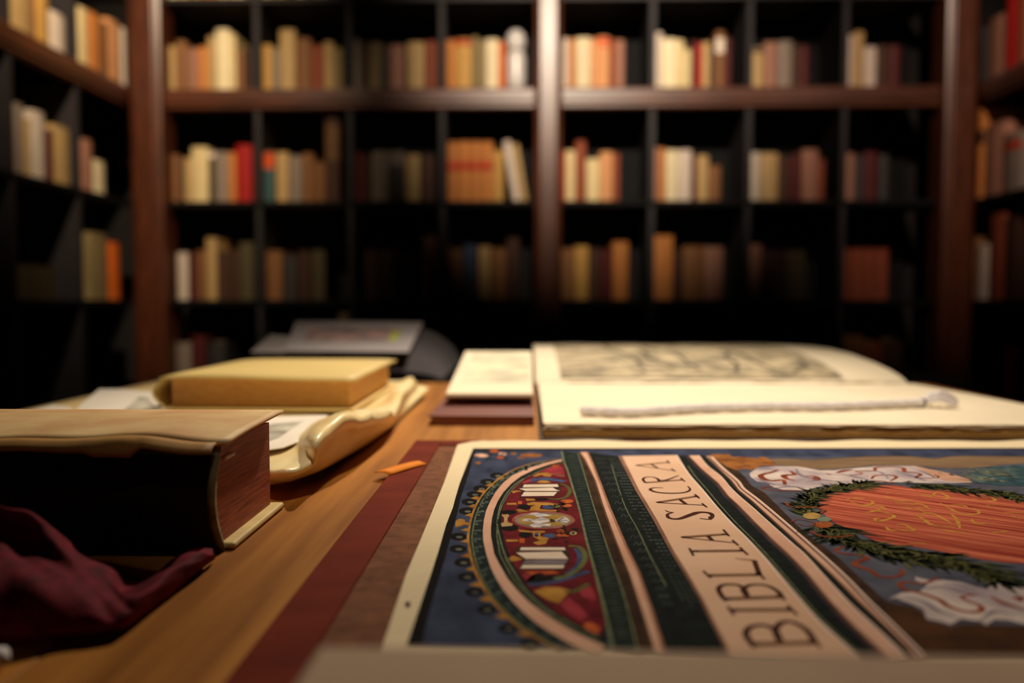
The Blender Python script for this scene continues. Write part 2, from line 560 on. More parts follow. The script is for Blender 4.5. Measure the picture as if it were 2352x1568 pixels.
fill(CAYS[2], S2, 2, [(1722, 1746, 350, 'pale'), (1748, 1787, 352, 'tan', 4), (1790, 1814, 358, 'dark brown'), (1815, 1839, 358, 'maroon'), (1842, 1879, 343, 'pink-brown'), (1880, 1894, 365, 'red-brown')])
fill(CAYS[3], S2, 2, [(1936, 1962, 352, 'pink-brown'), (1963, 1983, 356, 'dark grey'), (1984, 2016, 348, 'maroon'), (2017, 2041, 355, 'dark grey')])
# row 3
fill(BAYS[0], S3, 3, [(402, 427, 580, 'pale'), (429, 446, 582, 'maroon'), (447, 469, 575, 'brown'), (470, 494, 546, 'tan'), (495, 522, 576, 'dark brown'), (524, 545, 572, 'dark brown'), (546, 578, 556, 'dark olive')])
fill(BAYS[1], S3, 3, [(609, 645, 576, 'brown'), (648, 678, 585, 'dark grey'), (681, 711, 576, 'dark brown'), (714, 744, 574, 'dark olive')])
fill(BAYS[2], S3, 3, [(835, 876, 572, 'dark brown'), (878, 920, 570, 'dark olive'), (922, 964, 571, 'dark brown'), (967, 997, 541, 'brown')])
fill(BAYS[3], S3, 3, [(1030, 1061, 570, 'brown'), (1063, 1092, 561, 'blue-grey'), (1098, 1125, 565, 'tan'), (1127, 1162, 570, 'brown', 4), (1163, 1193, 546, 'dark brown')])
fill(CAYS[0], S3, 3, [(1291, 1320, 570, 'brown'), (1321, 1352, 565, 'ochre'), (1353, 1380, 570, 'dark brown'), (1381, 1407, 572, 'maroon'), (1409, 1444, 555, 'orange tan')])
fill(CAYS[1], S3, 3, [(1505, 1547, 541, 'orange tan'), (1548, 1570, 580, 'dark brown'), (1571, 1618, 565, 'brown'), (1621, 1663, 566, 'pink-brown')])
fill(CAYS[2], S3, 3, [(1722, 1753, 561, 'pink-brown'), (1757, 1805, 576, 'dark brown', 3), (1808, 1853, 575, 'dark olive', 3)])
fill(CAYS[3], S3, 3, [(1936, 1961, 571, 'red-brown'), (1962, 1989, 571, 'red-brown'), (1990, 2018, 571, 'red-brown'), (2019, 2046, 571, 'red-brown')])
# row 4
fill(BAYS[0], S4, 4, [(396, 430, 788, 'grey'), (432, 462, 770, 'maroon'), (470, 510, 785, 'dark grey')])
fill(BAYS[1], S4, 4, [(775, 796, 715, 'olive')])
fill(CAYS[3], S4, 4, [(1936, 1990, 770, 'brown'), (1992, 2035, 786, 'red-brown'), (2036, 2082, 780, 'dark brown')])
# side walls
fill(LW2, S1, 1, [(31, 79, -70, 'tan'), (80, 91, -40, 'brown'), (92, 122, -45, 'ochre'), (126, 160, 38, 'pale')], 'left')
fill(LW1, S1, 1, [(189, 209, 26, 'cream'), (210, 237, 38, 'orange tan'), (238, 257, 58, 'brown'), (258, 286, 55, 'peach'), (287, 297, 70, 'pale')], 'left')
fill(LW2, S2, 2, [(36, 57, 240, 'grey'), (58, 73, 276, 'tan'), (74, 106, 258, 'pale'), (108, 123, 300, 'maroon'), (124, 163, 292, 'tan')], 'left')
fill(LW1, S2, 2, [(192, 214, 322, 'pink-brown'), (216, 242, 370, 'ivory')], 'left')
fill(LW1, S3, 3, [(204, 244, 535, 'olive'), (245, 271, 556, 'orange')], 'left')
fill(LW2, S3, 3, [(62, 120, 640, 'dark olive')], 'left')
fill(RW, S1, 1, [(2217, 2237, 75, 'grey'), (2238, 2258, 72, 'dark grey'), (2260, 2298, 45, 'pink-brown'), (2300, 2322, -20, 'red'), (2323, 2344, -40, 'red-brown')], 'right')
fill(RW, S2, 2, [(2220, 2256, 256, 'orange tan', 0, ('dark', 0.6, 0.75)), (2258, 2302, 285, 'pink-brown'), (2304, 2345, 305, 'grey', 0, ('red', 0.7, 0.85))], 'right')
fill(RW, S3, 3, [(2218, 2246, 546, 'brown'), (2247, 2275, 560, 'pale'), (2277, 2310, 490, 'red-brown'), (2311, 2338, 500, 'dark brown')], 'right')
fill(RW, S4, 4, [(2318, 2345, 800, 'red')], 'right')

# white lidded jar at the end of the rail shelf
jx = atY(1185, 150, YB + 0.09).x
jar = empty('porcelain_jar', (jx, YB + 0.09, Z_ROW[1]), 'white porcelain jar with a round knob lid at the end of the brown rail shelf', 'jar')
M_porc = mat('white_porcelain', (196, 190, 186), 0.3, 0.08, 12, spec=0.5)
o = MB().lathe([(0.03, 0.0005), (0.040, 0.01), (0.043, 0.06), (0.043, 0.14), (0.040, 0.165), (0.030, 0.178)], c=(0, 0, 0)).build('body', M_porc, loc=(0, 0, 0), smooth=True); o.parent = jar
o = MB().lathe([(0.030, 0.1785), (0.038, 0.186), (0.043, 0.215), (0.040, 0.245), (0.026, 0.265), (0.008, 0.272)], c=(0, 0, 0)).build('lid', M_porc, loc=(0, 0, 0), smooth=True); o.parent = jar

# ================================================================== TABLES
M_table = mat('oiled_oak', (178, 118, 50), 0.45, 0.4, 5.0, 0.05, col2=(134, 82, 30), stretch=(14, 0.8, 14), spec=0.12, ramp=(0.35, 0.65), detail=8)
M_leg = mat('table_leg_oak', (120, 82, 46), 0.5, 0.4, 5, 0.05, stretch=(10, 10, 0.8))
tab = empty('reading_table', (0.0, 0.4, 0), 'light brown wooden reading table covered with old books and prints', 'table')
TX0, TX1, TY0, TY1 = -0.49, 0.53, -0.45, 1.105
nb = 6
for k in range(nb):
    a, b_ = TX0 + (TX1 - TX0) * k / nb, TX0 + (TX1 - TX0) * (k + 1) / nb
    MB().box(a + 0.0002, b_ - 0.0002, TY0, TY1, TT - 0.032, TT).build('plank', M_table, tab, bevel=0.0006)
MB().box(TX0 + 0.04, TX1 - 0.04, TY0 + 0.05, TY0 + 0.075, TT - 0.12, TT - 0.0322).build('apron', M_leg, tab)
MB().box(TX0 + 0.04, TX1 - 0.04, TY1 - 0.075, TY1 - 0.05, TT - 0.12, TT - 0.0322).build('apron', M_leg, tab)
for sx in (TX0 + 0.04, TX1 - 0.1):
    for sy in (TY0 + 0.078, TY1 - 0.138):
        MB().box(sx, sx + 0.06, sy, sy + 0.06, 0.001, TT - 0.0322).build('leg', M_leg, tab, bevel=0.004)

M_cloth_black = mat('black_table_cloth', (12, 12, 13), 0.95, 0.3, 60, 0.2, spec=0.05)
tab2 = empty('side_table', (0.05, 1.5, 0), 'black table standing against the far end of the wooden table', 'table')
MB().box(-0.52, 0.60, 1.118, 1.72, TT - 0.03, TT).build('top', M_cloth_black, tab2, bevel=0.003)
for sx in (-0.48, 0.52):
    for sy in (1.16, 1.64):
        MB().box(sx, sx + 0.04, sy, sy + 0.04, 0.001, TT - 0.031).build('leg', M_black, tab2)

# ------------------------------------------------------------------ chairs
M_chair = mat('dark_teal_upholstery', (66, 80, 82), 0.85, 0.3, 80, 0.2, sheen=0.2)
M_metal = mat('dark_chair_metal', (24, 24, 25), 0.4, 0.2, 20)


def chair(x, y, rz, label):
    e = empty('upholstered_chair', (x, y, 0), label, 'chair', 'dark upholstered chairs around the table', rz)
    seat = MB().prism([(0.23 * math.cos(t) * (1.0 if abs(math.sin(t)) < 0.9 else 0.97), 0.22 * math.sin(t)) for t in [2 * math.pi * k / 24 for k in range(24)]], 0.42, 0.47)
    o = seat.build('seat', M_chair, loc=(0, 0, 0), bevel=0.015); o.parent = e
    rows = []
    for i in range(9):
        v = i / 8
        row = []
        for j in range(17):
            u = -1 + 2 * j / 16
            an = u * 1.15
            top = 0.275 * (1 - 0.35 * abs(u) ** 3)
            row.append((0.235 * math.sin(an), -0.23 * math.cos(an) - 0.05 * v, 0.475 + top * v))
        rows.append(row)
    o = MB().grid(rows).build('backrest', M_chair, loc=(0, 0, 0), smooth=True, solid=0.03); o.parent = e
    for sx in (-0.15, 0.15):
        for sy in (-0.14, 0.14):
            o = MB().tube([(sx * 1.25, sy * 1.25, 0.001), (sx, sy, 0.42)], [0.011, 0.014]).build('leg', M_metal, loc=(0, 0, 0)); o.parent = e


chair(-0.86, 1.35, math.radians(-62), 'dark teal upholstered chair at the left of the tables')
chair(0.90, 1.35, math.radians(60), 'dark teal upholstered chair at the right beyond the open folio')

# ================================================================== DESK BOARD under the print
M_leather = mat('oxblood_leather', (120, 44, 26), 0.8, 0.35, 40, 0.2, spec=0.06)
M_boardp = mat('brown_grained_paper', (132, 84, 58), 0.85, 0.45, 160, 0.35, detail=8, spec=0.1)
PADH = 0.004
q = [G(955, 1010, PADH), G(510, 1568, PADH)]
dirl = (q[1] - q[0])
pad_l0, pad_l1 = q[0], q[0] + dirl * 1.7
pad_l1.y = max(pad_l1.y, -0.3)
padx = 0.58
fy = q[0].y
ny = pad_l1.y
board = empty('leather_board', (0.1, 0.2, TT), 'large leather-edged brown board lying under the painted print', 'board')
BW = 0.020
MB().prism([(pad_l0.x + BW, fy - BW), (pad_l1.x + BW, ny + BW), (padx - BW - 0.09, ny + BW), (padx - BW - 0.09, fy - BW)], TT + 0.0004, TT + PADH - 0.0012).build('panel', M_boardp, board)
MB().prism([(pad_l0.x, fy), (pad_l1.x, ny), (pad_l1.x + BW, ny), (pad_l0.x + BW, fy)], TT + 0.0003, TT + PADH).build('border', M_leather, board, bevel=0.001)
MB().prism([(pad_l0.x + BW, fy), (pad_l0.x + BW, fy - BW), (padx - 0.09, fy - BW), (padx - 0.09, fy)], TT + 0.0003, TT + PADH).build('border', M_leather, board, bevel=0.001)

# ================================================================== THE PAINTED PRINT
PZ = PADH - 0.0004          # underside of the sheet above the table
ST = 0.0006                 # sheet thickness
P0 = PZ + ST
LAY = 0.00005


def cA(x, y): return (1040 + x * 0.170068, 1010 + y * 0.170068)
def cB(x, y): return (880 + x * 0.238095, 1240 + y * 0.238095)
def cC(x, y): return (1560 + x * 0.170068, 1020 + y * 0.170068)
def cD(x, y): return (1930 + x * 0.179422, 1020 + y * 0.179422)
def cE(x, y): return (1840 + x * 0.217687, 1230 + y * 0.217687)
def cF(x, y): return (1400 + x * 0.331565, 1000 + y * 0.331565)


def T(f, pts): return [f(*p) for p in pts]


sheet = empty('painted_print', G(1500, 1200, PZ), 'large painted title print lettered BIBLIA SACRA lying on the leather board', 'print')
M_paper = mat('laid_paper', (236, 216, 178), 0.9, 0.12, 90, 0.05, stretch=(1, 14, 1), spec=0.08)


class Flat:
    """flat painted shapes on the sheet, given in photo pixels"""
    def __init__(self, layer):
        self.h = P0 + layer * LAY
        self.pieces = []

    def poly(self, pts):
        vs = [G(p[0], p[1], self.h) for p in pts]
        tri = tessellate_polygon([vs])
        fs = []
        for t in tri:
            a, b_, c = [vs[i] for i in t]
            fs.append(tuple(t) if (b_ - a).cross(c - a).z > 0 else tuple(reversed(t)))
        self.pieces.append((vs, fs))
        return self

    def ell(self, cx, cy, rx, ry, n=20):
        return self.poly([(cx + rx * math.cos(2 * math.pi * k / n), cy + ry * math.sin(2 * math.pi * k / n)) for k in range(n)])

    def rib(self, pts, w, smooth=True, n=5):
        """stroke of width w (metres), w may be (start, mid, end)"""
        vs = [G(p[0], p[1], self.h) for p in pts]
        if smooth and len(vs) > 2:
            vs = catmull(vs, n)
        N = len(vs)
        L, R = [], []
        for i, p in enumerate(vs):
            t = (vs[min(i + 1, N - 1)] - vs[max(i - 1, 0)])
            t.z = 0
            if t.length < 1e-9:
                t = Vector((1, 0, 0))
            t.normalize()
            nrm = Vector((-t.y, t.x, 0))
            u = i / max(1, N - 1)
            if isinstance(w, (tuple, list)):
                ww = w[0] + (w[1] - w[0]) * u * 2 if u < 0.5 else w[1] + (w[2] - w[1]) * (u - 0.5) * 2
            else:
                ww = w
            L.append(p + nrm * ww / 2)
            R.append(p - nrm * ww / 2)
        fs = [(i, N + i, N + i + 1, i + 1) for i in range(N - 1)]
        fs = [tuple(reversed(f)) for f in fs]
        # make every face look up
        allv = L + R
        ff = []
        for f in fs:
            a, b_, c = allv[f[0]], allv[f[1]], allv[f[2]]
            ff.append(f if (b_ - a).cross(c - a).z > 0 else tuple(reversed(f)))
        self.pieces.append((allv, ff))
        return self

    def leaf(self, px, py, ang, ln, wd):
        """spindle leaf: root at pixel, direction and size in metres on the sheet"""
        p = G(px, py, self.h)
        d = Vector((math.cos(ang), math.sin(ang), 0))
        nrm = Vector((-d.y, d.x, 0))
        vs = [p, p + d * ln * 0.4 - nrm * wd, p + d * ln, p + d * ln * 0.4 + nrm * wd]
        self.pieces.append((vs, [(0, 1, 2, 3)]))
        return self

    def done(self, name, m, label=None, kind=None):
        """every painted piece is a part of its own; very many tiny ones are one part of kind stuff"""
        if len(self.pieces) > 30 or kind == 'stuff':
            b = MB()
            for vs, fs in self.pieces:
                b.add(vs, fs)
            o = b.build(name, m, sheet)
            o['kind'] = 'stuff'
            return o
        for vs, fs in self.pieces:
            o = MB().add(vs, fs).build(name, m, sheet)
        return o


def ink(name, col, col2=None, var=0.35, scale=60, **k):
    return mat('paint_' + name, col, 0.9, var, scale, 0.0, col2=col2, spec=0.04, **k)


I_black = ink('black', (24, 20, 20))
I_blue = ink('slate_blue', (66, 73, 98), (40, 46, 66), scale=40, stretch=(2, 1, 1))
I_blue2 = ink('grey_blue', (96, 96, 110), (66, 67, 80), scale=60)
I_gold = ink('gold', (190, 138, 62), (140, 92, 40), scale=120)
I_pink = ink('flesh_pink', (222, 178, 154), (206, 156, 130), scale=40)
I_band = ink('pale_pink_ground', (228, 188, 160), (216, 174, 144), scale=25)
I_green = ink('dark_green', (40, 52, 50), (18, 24, 23), scale=260, detail=8)
I_green2 = ink('black_green', (30, 37, 36), (14, 17, 17), scale=220, detail=8)
I_sage = ink('sage', (126, 132, 98), (88, 96, 70), scale=200)
I_red = ink('dark_crimson', (118, 30, 38), (72, 18, 24), scale=80)
I_crim = ink('crimson', (178, 64, 76), (128, 38, 46), scale=80)
I_orange = ink('orange', (204, 104, 50), (150, 62, 30), scale=140)
I_white = ink('book_white', (232, 214, 196), (214, 190, 168), scale=60)
I_grey = ink('grey_violet', (140, 126, 130), (104, 92, 98), scale=90)
I_brown = ink('umber', (70, 48, 34), (44, 30, 22), scale=90)
I_ochre = ink('ochre_brown', (168, 108, 54), (110, 64, 32), scale=140)
I_taupe = ink('taupe', (146, 118, 90), (104, 82, 62), scale=60, stretch=(0.4, 6, 1))
I_olive = ink('olive', (112, 114, 62), (70, 76, 42), scale=100)
I_leafd = ink('leaf_dark', (38, 46, 30), (24, 30, 20), scale=100)
I_leafl = ink('leaf_light', (108, 106, 62), (66, 70, 40), scale=100)
I_teal = ink('teal', (66, 96, 104), (34, 52, 58), scale=160, detail=6)
I_cloud = ink('cloud_white', (220, 202, 192), (158, 142, 150), scale=45, detail=5)
I_rust = ink('rust_ribbon', (158, 74, 40), (104, 44, 26), scale=120)
I_letter = ink('letter_brown', (84, 46, 34), (54, 28, 22), scale=160)
I_ltan = ink('letter_tan', (170, 126, 84), (140, 98, 62), scale=160)
I_gline = ink('gold_letter', (206, 152, 66), (166, 112, 44), scale=200)
I_shade = ink('brown_wash', (150, 108, 88), (120, 84, 68), scale=50)
# red oval: brushed streaks running along the strokes
sv = G(2352, 1203, P0) - G(1930, 1146, P0)
I_oval = ink('brushed_vermilion', (212, 116, 86), (134, 40, 32), scale=26, stretch=(0.8, 16, 1), rot=(0, 0, math.atan2(sv.y, sv.x)), detail=8, ramp=(0.34, 0.66))

# sheet outline with a cockled far edge
top = []
x = 1054
top.append((1054, 1022)); top.append((1082, 1016)); top.append((1108, 1013.5))
x = 1130
while x < 2760:
    top.append((x, 1013.5 + 1.3 * math.sin(x * 0.031) + 1.2 * math.sin(x * 0.0173 + 1)))
    x += 22
left = [(1050.5, 1024), (1020, 1110), (997, 1166), (966, 1242), (933, 1321), (908, 1398), (882, 1478), (852, 1568), (820, 1660)]
ol = [G(p[0], p[1], PZ) for p in left[::-1] + top] + [G(2760, 1013, PZ)]
ol.append(Vector((ol[-1].x, ol[0].y, 0)))
MB().prism([(p.x, p.y) for p in ol], TT + PZ, TT + P0).build('paper', M_paper, sheet)

# painted ground
bl = [(1087, 1029), (1078, 1051), (1055.6, 1110), (1046, 1143), (1040, 1166), (1025, 1204), (1007, 1265), (992, 1311), (976, 1357), (962, 1398), (938, 1468), (934, 1482)]
br = [(1091, 1036), (1078, 1084), (1058, 1143), (1050, 1179), (1038, 1224), (1022, 1281), (1010, 1324), (996, 1368), (980, 1430), (968, 1482)]
XFAR = 2600
Flat(1).poly(bl + [(XFAR, 1512), (XFAR, 1028)]).done('black_border', I_black)
Flat(2).poly(br + [(XFAR, 1511), (XFAR, 1031), (1500, 1031)]).done('blue_ground', I_blue)

# the arch -----------------------------------------------------------
gold = [(1290, 1053.5), (1240, 1060), (1193, 1073), (1159, 1090), (1138.6, 1105), (1121.6, 1120.5), (1108, 1136), (1096, 1154.6), (1087.6, 1173), (1081.7, 1192), (1077.4, 1214),
        (1075, 1236), (1077.6, 1256), (1082, 1280.5), (1092, 1311.5), (1106, 1340), (1120.5, 1366), (1142, 1392), (1166, 1416), (1194, 1440), (1225, 1459), (1256, 1478), (1285, 1490)]
pko = [(1290, 1055), (1252.6, 1062.7), (1210, 1076), (1176, 1091.6), (1155.6, 1108.6), (1138.6, 1129), (1126.7, 1149.5), (1116.5, 1171.6), (1111.4, 1193.7), (1109, 1217.5), (1109.7, 1239.6),
       (1112, 1251), (1118, 1275.7), (1127.6, 1304), (1139.5, 1328), (1156, 1354), (1177.6, 1380.5), (1203.8, 1406.7), (1232.4, 1430.5), (1265.7, 1452), (1301.4, 1473), (1332.4, 1487.6), (1370.5, 1499.5)]
pki = [(1291, 1058.5), (1261, 1066), (1227, 1078), (1196.5, 1093), (1174.4, 1110), (1155.6, 1130.7), (1143.7, 1149.5), (1135, 1170), (1130, 1190), (1127.6, 1210.7), (1127.6, 1231),
       (1131, 1249), (1134.8, 1271), (1146.7, 1294.8), (1165.7, 1328), (1187, 1354), (1213, 1380.5), (1244, 1404), (1280, 1428), (1320.5, 1452), (1356, 1468.6), (1390, 1484)]
lun = [(1292, 1062), (1252.6, 1076), (1218.6, 1091.6), (1193, 1107), (1174, 1127), (1162.5, 1146), (1155.6, 1163), (1151.4, 1183.5), (1150.5, 1205.6), (1155.6, 1229.4), (1162, 1254),
       (1173, 1283), (1189.5, 1311), (1208.6, 1342), (1237, 1373), (1273, 1402), (1320.5, 1430), (1382, 1459)]
chord = [(1290, 1035.5), (1296, 1061), (1304, 1081), (1316, 1120.5), (1329, 1163), (1341, 1214), (1347, 1240), (1360, 1287.6), (1379, 1359), (1393, 1418.6), (1408, 1490)]
Flat(3).poly(gold + [(1395, 1490)] + chord[1:-1][::-1]).done('arch_outer_band', I_green)
Flat(4).poly(pko + [(1390, 1484)] + pki[::-1][1:]).done('arch_pink_band', I_pink)
Flat(4).poly(pki + chord[1:-1][::-1]).done('arch_moulding', I_green2)
Flat(5).poly(lun + chord[2:-1][::-1]).done('lunette_ground', I_red)
Flat(5).rib(gold, 0.0011).done('arch_gold_line', I_gold)
f = Flat(6)
off = [(p[0] + 9, p[1] + 1) for p in gold[3:]]
f.rib(off, 0.0006)
f.rib([(p[0] + 14, p[1] + 2) for p in pki], 0.0005)
f.rib([(p[0] - 8, p[1] + 3) for p in lun[1:]], 0.0007)
f.done('arch_pale_line', I_sage)
# chequers in the outer band
f = Flat(6)
for i in range(len(gold) - 3):
    for k in range(3):
        t = k / 3
        for s, u in ((0.45, 0.5), (0.72, 0.5)):
            gx = gold[i + 1][0] * (1 - t) + gold[i + 2][0] * t
            gy = gold[i + 1][1] * (1 - t) + gold[i + 2][1] * t
            qx = pko[i + 1][0] * (1 - t) + pko[i + 2][0] * t
            qy = pko[i + 1][1] * (1 - t) + pko[i + 2][1] * t
            cx, cy = gx + (qx - gx) * s, gy + (qy - gy) * s
            if (k + (1 if s > 0.5 else 0)) % 2 == 0:
                f.poly([(cx - 4, cy - 2.4), (cx + 4, cy - 2.4), (cx + 4, cy + 2.4), (cx - 4, cy + 2.4)])
f.done('arch_chequer', ink('grey_green', (88, 104, 98), (58, 72, 68), scale=200))

# studs and spikes outside the arch
studs = [cA(600, 480), cA(470, 565), cA(380, 655), cA(290, 735), cA(225, 835), cA(190, 960), (1053, 1232), (1052, 1260), cB(770, 215), cB(805, 355), cB(880, 500), cB(1000, 670), cB(1205, 850), cB(1420, 1000), (1205, 1077)]
fd, fl = Flat(3), Flat(4)
for (sx, sy) in studs:
    k = 0.55 + (sy - 1080) / 400.0
    fd.ell(sx, sy, 13 + 7 * k, 4.2 + 5 * k)
    fl.ell(sx + 2, sy + 1, 5 + 3 * k, 1.3 + 1.5 * k)
fd.done('stud', I_black)
fl.done('stud_highlight', ink('stud_grey', (110, 112, 100), (76, 80, 74)))
f = Flat(4)
spk = [(cA(640, 520), 1), (cA(500, 610), 1), (cA(380, 690), 1), (cA(300, 785), 1), (cA(265, 895), 1), (cA(220, 1015), 1), (cA(170, 1215), 1), (cA(165, 1370), 1), (cB(800, 150), 1.2), (cB(845, 280), 1.2),
       (cB(890, 430), 1.4), (cB(985, 570), 1.6), (cB(1150, 735), 1.8), (cB(1370, 905), 2)]
for (p, k) in spk:
    f.poly([(p[0] - 11 * k, p[1] + 0.5), (p[0] + 2 * k, p[1] - 4.5 * k), (p[0] + 9 * k, p[1] - 3 * k), (p[0] + 9 * k, p[1] + 3.5 * k), (p[0] + 1 * k, p[1] + 3 * k)])
f.poly(T(cA, [(40, 1090), (90, 1060), (160, 1075), (170, 1110), (220, 1115), (225, 1150), (150, 1145), (110, 1165), (30, 1180)]))
f.done('gold_spike', I_gold)
# flowers in the upper corner
Flat(3).ell(*cA(390, 210), 17, 4).ell(*cA(670, 190), 9, 3.5).done('pink_flower', I_pink)
Flat(4).ell(*cA(560, 148), 10.5, 3.4).ell(*cA(640, 237), 8, 3.2).done('red_flower', I_orange)
Flat(3).ell(*cA(1060, 207), 26, 4.6).ell(*cA(340, 310), 6.5, 3.2).ell(*cA(820, 185), 7, 2.6).ell(*cA(920, 245), 10, 2).done('gold_flower', I_ochre)
f = Flat(3)
for k in range(26):
    px, py = cA(330 + 480 * hash1(k + 1), 150 + 130 * hash1(k + 40))
    f.leaf(px, py, 6.28 * hash1(k + 90), 0.006, 0.0012)
f.done('corner_leaves', I_leafd)

# inside the lunette --------------------------------------------------
Flat(6).poly(T(cA, [(1180, 430), (1280, 385), (1420, 345), (1490, 380), (1520, 500), (1440, 500), (1350, 470), (1250, 445)])).poly(
    T(cB, [(1700, 610), (1790, 555), (1900, 640), (1985, 740), (1900, 775), (1790, 700)])).poly(T(cB, [(1880, 480), (2000, 445), (2060, 560), (2030, 600), (1920, 540)])).poly(
    T(cB, [(1340, 330), (1470, 320), (1450, 380), (1400, 390)])).poly(T(cA, [(960, 560), (1060, 520), (1080, 550), (960, 590), (900, 620)])).done('crimson_patch', I_crim)
Flat(7).poly(T(cA, [(1070, 490), (1150, 445), (1290, 440), (1345, 470), (1310, 495), (1240, 490), (1200, 470), (1130, 492)])).poly(
    T(cA, [(1130, 575), (1180, 545), (1260, 545), (1330, 575), (1230, 582)])).poly(
    T(cA, [(1000, 855), (1080, 835), (1300, 845), (1420, 862), (1420, 885), (1190, 880), (1170, 930), (1290, 940), (1400, 945), (1400, 965), (1030, 962), (1060, 900), (1110, 880), (1010, 880)])).poly(
    T(cA, [(880, 1210), (1060, 1230), (1230, 1222), (1260, 1245), (1180, 1262), (1180, 1300), (1300, 1325), (1280, 1350), (1260, 1400), (1150, 1420), (1080, 1385), (1180, 1355), (1090, 1310), (1080, 1250), (900, 1240)])).poly(
    T(cB, [(1455, 490), (1560, 450), (1700, 455), (1810, 485), (1760, 540), (1690, 612), (1590, 575), (1500, 525)])).poly(
    T(cA, [(730, 850), (860, 848), (862, 874), (732, 876)])).poly(T(cA, [(720, 1345), (880, 1343), (880, 1370), (722, 1372)])).poly(
    T(cA, [(850, 940), (900, 930), (1040, 965), (900, 980)])).poly(T(cA, [(980, 790), (1100, 795), (1120, 815), (1000, 828)])).poly(
    T(cB, [(1210, 175), (1250, 150), (1350, 180), (1290, 200), (1230, 205)])).poly(T(cA, [(790, 690), (860, 680), (950, 690), (850, 705), (820, 720)])).done('gold_ornament', I_gold)
Flat(8).poly(T(cA, [(880, 825), (935, 825), (935, 866), (880, 866)])).poly(T(cA, [(900, 1328), (970, 1328), (970, 1392), (900, 1392)])).ell(*cA(1545, 828), 15, 4.6).ell(*cA(1545, 886), 11, 3.6).ell(
    *cA(1490, 1287), 15.5, 4.8).ell(*cA(1455, 1232), 9, 4.2).poly(T(cB, [(1930, 810), (2000, 788), (2095, 850), (2060, 905), (1960, 860)])).poly(
    T(cB, [(1340, 300), (1640, 295), (1700, 320), (1560, 330), (1520, 310), (1440, 330)])).ell(*cA(1390, 350), 9, 2.6).done('orange_fruit', I_orange)
Flat(8).ell(*cA(1625, 1258), 9, 4).poly(T(cA, [(655, 1010), (750, 1000), (765, 1030), (740, 1050), (740, 1108), (815, 1130), (800, 1160), (665, 1170), (648, 1130), (692, 1108), (692, 1050)])).done('tan_ornament', ink('tan', (196, 164, 116), (160, 128, 84)))
Flat(6).ell(*cA(960, 905), 15, 6).ell(*cA(760, 975), 18, 5).ell(*cA(770, 1185), 20, 8).ell(*cA(980, 1282), 15, 7).ell(*cA(1180, 800), 22, 3).poly(
    T(cB, [(1480, 310), (1540, 340), (1760, 330), (1700, 370), (1450, 420), (1350, 400)])).done('dark_scroll', I_black)
Flat(7).ell(*cA(1290, 905), 14, 5).ell(*cA(1310, 1292), 15, 5).ell(*cA(1130, 1280), 5, 5).poly(
    T(cA, [(1030, 575), (1080, 515), (1250, 503), (1400, 522), (1540, 552), (1480, 572), (1350, 552), (1180, 545), (1100, 560)])).rib(T(cB, [(1860, 80), (1900, 160), (1870, 250), (1770, 330)]), 0.0022).rib(
    T(cB, [(1400, 430), (1600, 410), (1800, 360), (1980, 300)]), 0.003).done('blue_scroll', ink('scroll_blue', (72, 86, 122), (46, 56, 80), scale=120))
Flat(8).rib(T(cA, [(1440, 590), (1530, 620), (1580, 690), (1530, 770), (1400, 800), (1290, 790)]), 0.0022).rib(T(cB, [(1790, 55), (1900, 70), (1950, 160), (1900, 260), (1780, 340), (1650, 370)]), 0.0022).rib(
    T(cA, [(1360, 455), (1440, 470), (1500, 490)]), 0.002).rib(T(cB, [(1750, 500), (1850, 490), (1950, 440), (1980, 420)]), 0.002).ell(*cA(1400, 895), 9, 3).done('green_scroll', I_olive)
f = Flat(9)
for k in range(30):
    px, py = (cA(1380 + 200 * hash1(k), 830 + 130 * hash1(k + 7)) if k < 15 else cA(1420 + 220 * hash1(k), 1180 + 180 * hash1(k + 7)))
    f.leaf(px, py, 6.28 * hash1(k + 3), 0.0045, 0.0009)
f.done('lunette_leaves', I_leafd)
# painted books
Flat(8).poly(T(cA, [(930, 590), (1440, 585), (1470, 690), (1430, 700), (1370, 765), (900, 770), (940, 700), (880, 655)])).poly(
    T(cB, [(1300, 60), (1770, 60), (1810, 185), (1760, 240), (1755, 280), (1300, 282), (1330, 235), (1360, 185), (1270, 120)])).done('painted_book_shadow', I_brown)
Flat(9).poly(T(cA, [(962, 602), (1415, 596), (1430, 633), (945, 640)])).poly(T(cA, [(892, 656), (1350, 643), (1400, 672), (1450, 688), (985, 688)])).poly(
    T(cA, [(965, 702), (1412, 702), (1362, 755), (922, 760)])).poly(T(cB, [(1330, 70), (1750, 70), (1760, 96), (1320, 96)])).poly(T(cB, [(1282, 120), (1722, 110), (1785, 180), (1375, 180)])).poly(
    T(cB, [(1350, 240), (1750, 240), (1735, 270), (1322, 272)])).done('painted_book', I_white)
Flat(9).poly(T(cB, [(1375, 192), (1788, 188), (1750, 230), (1335, 234)])).done('painted_book_grey', I_grey)
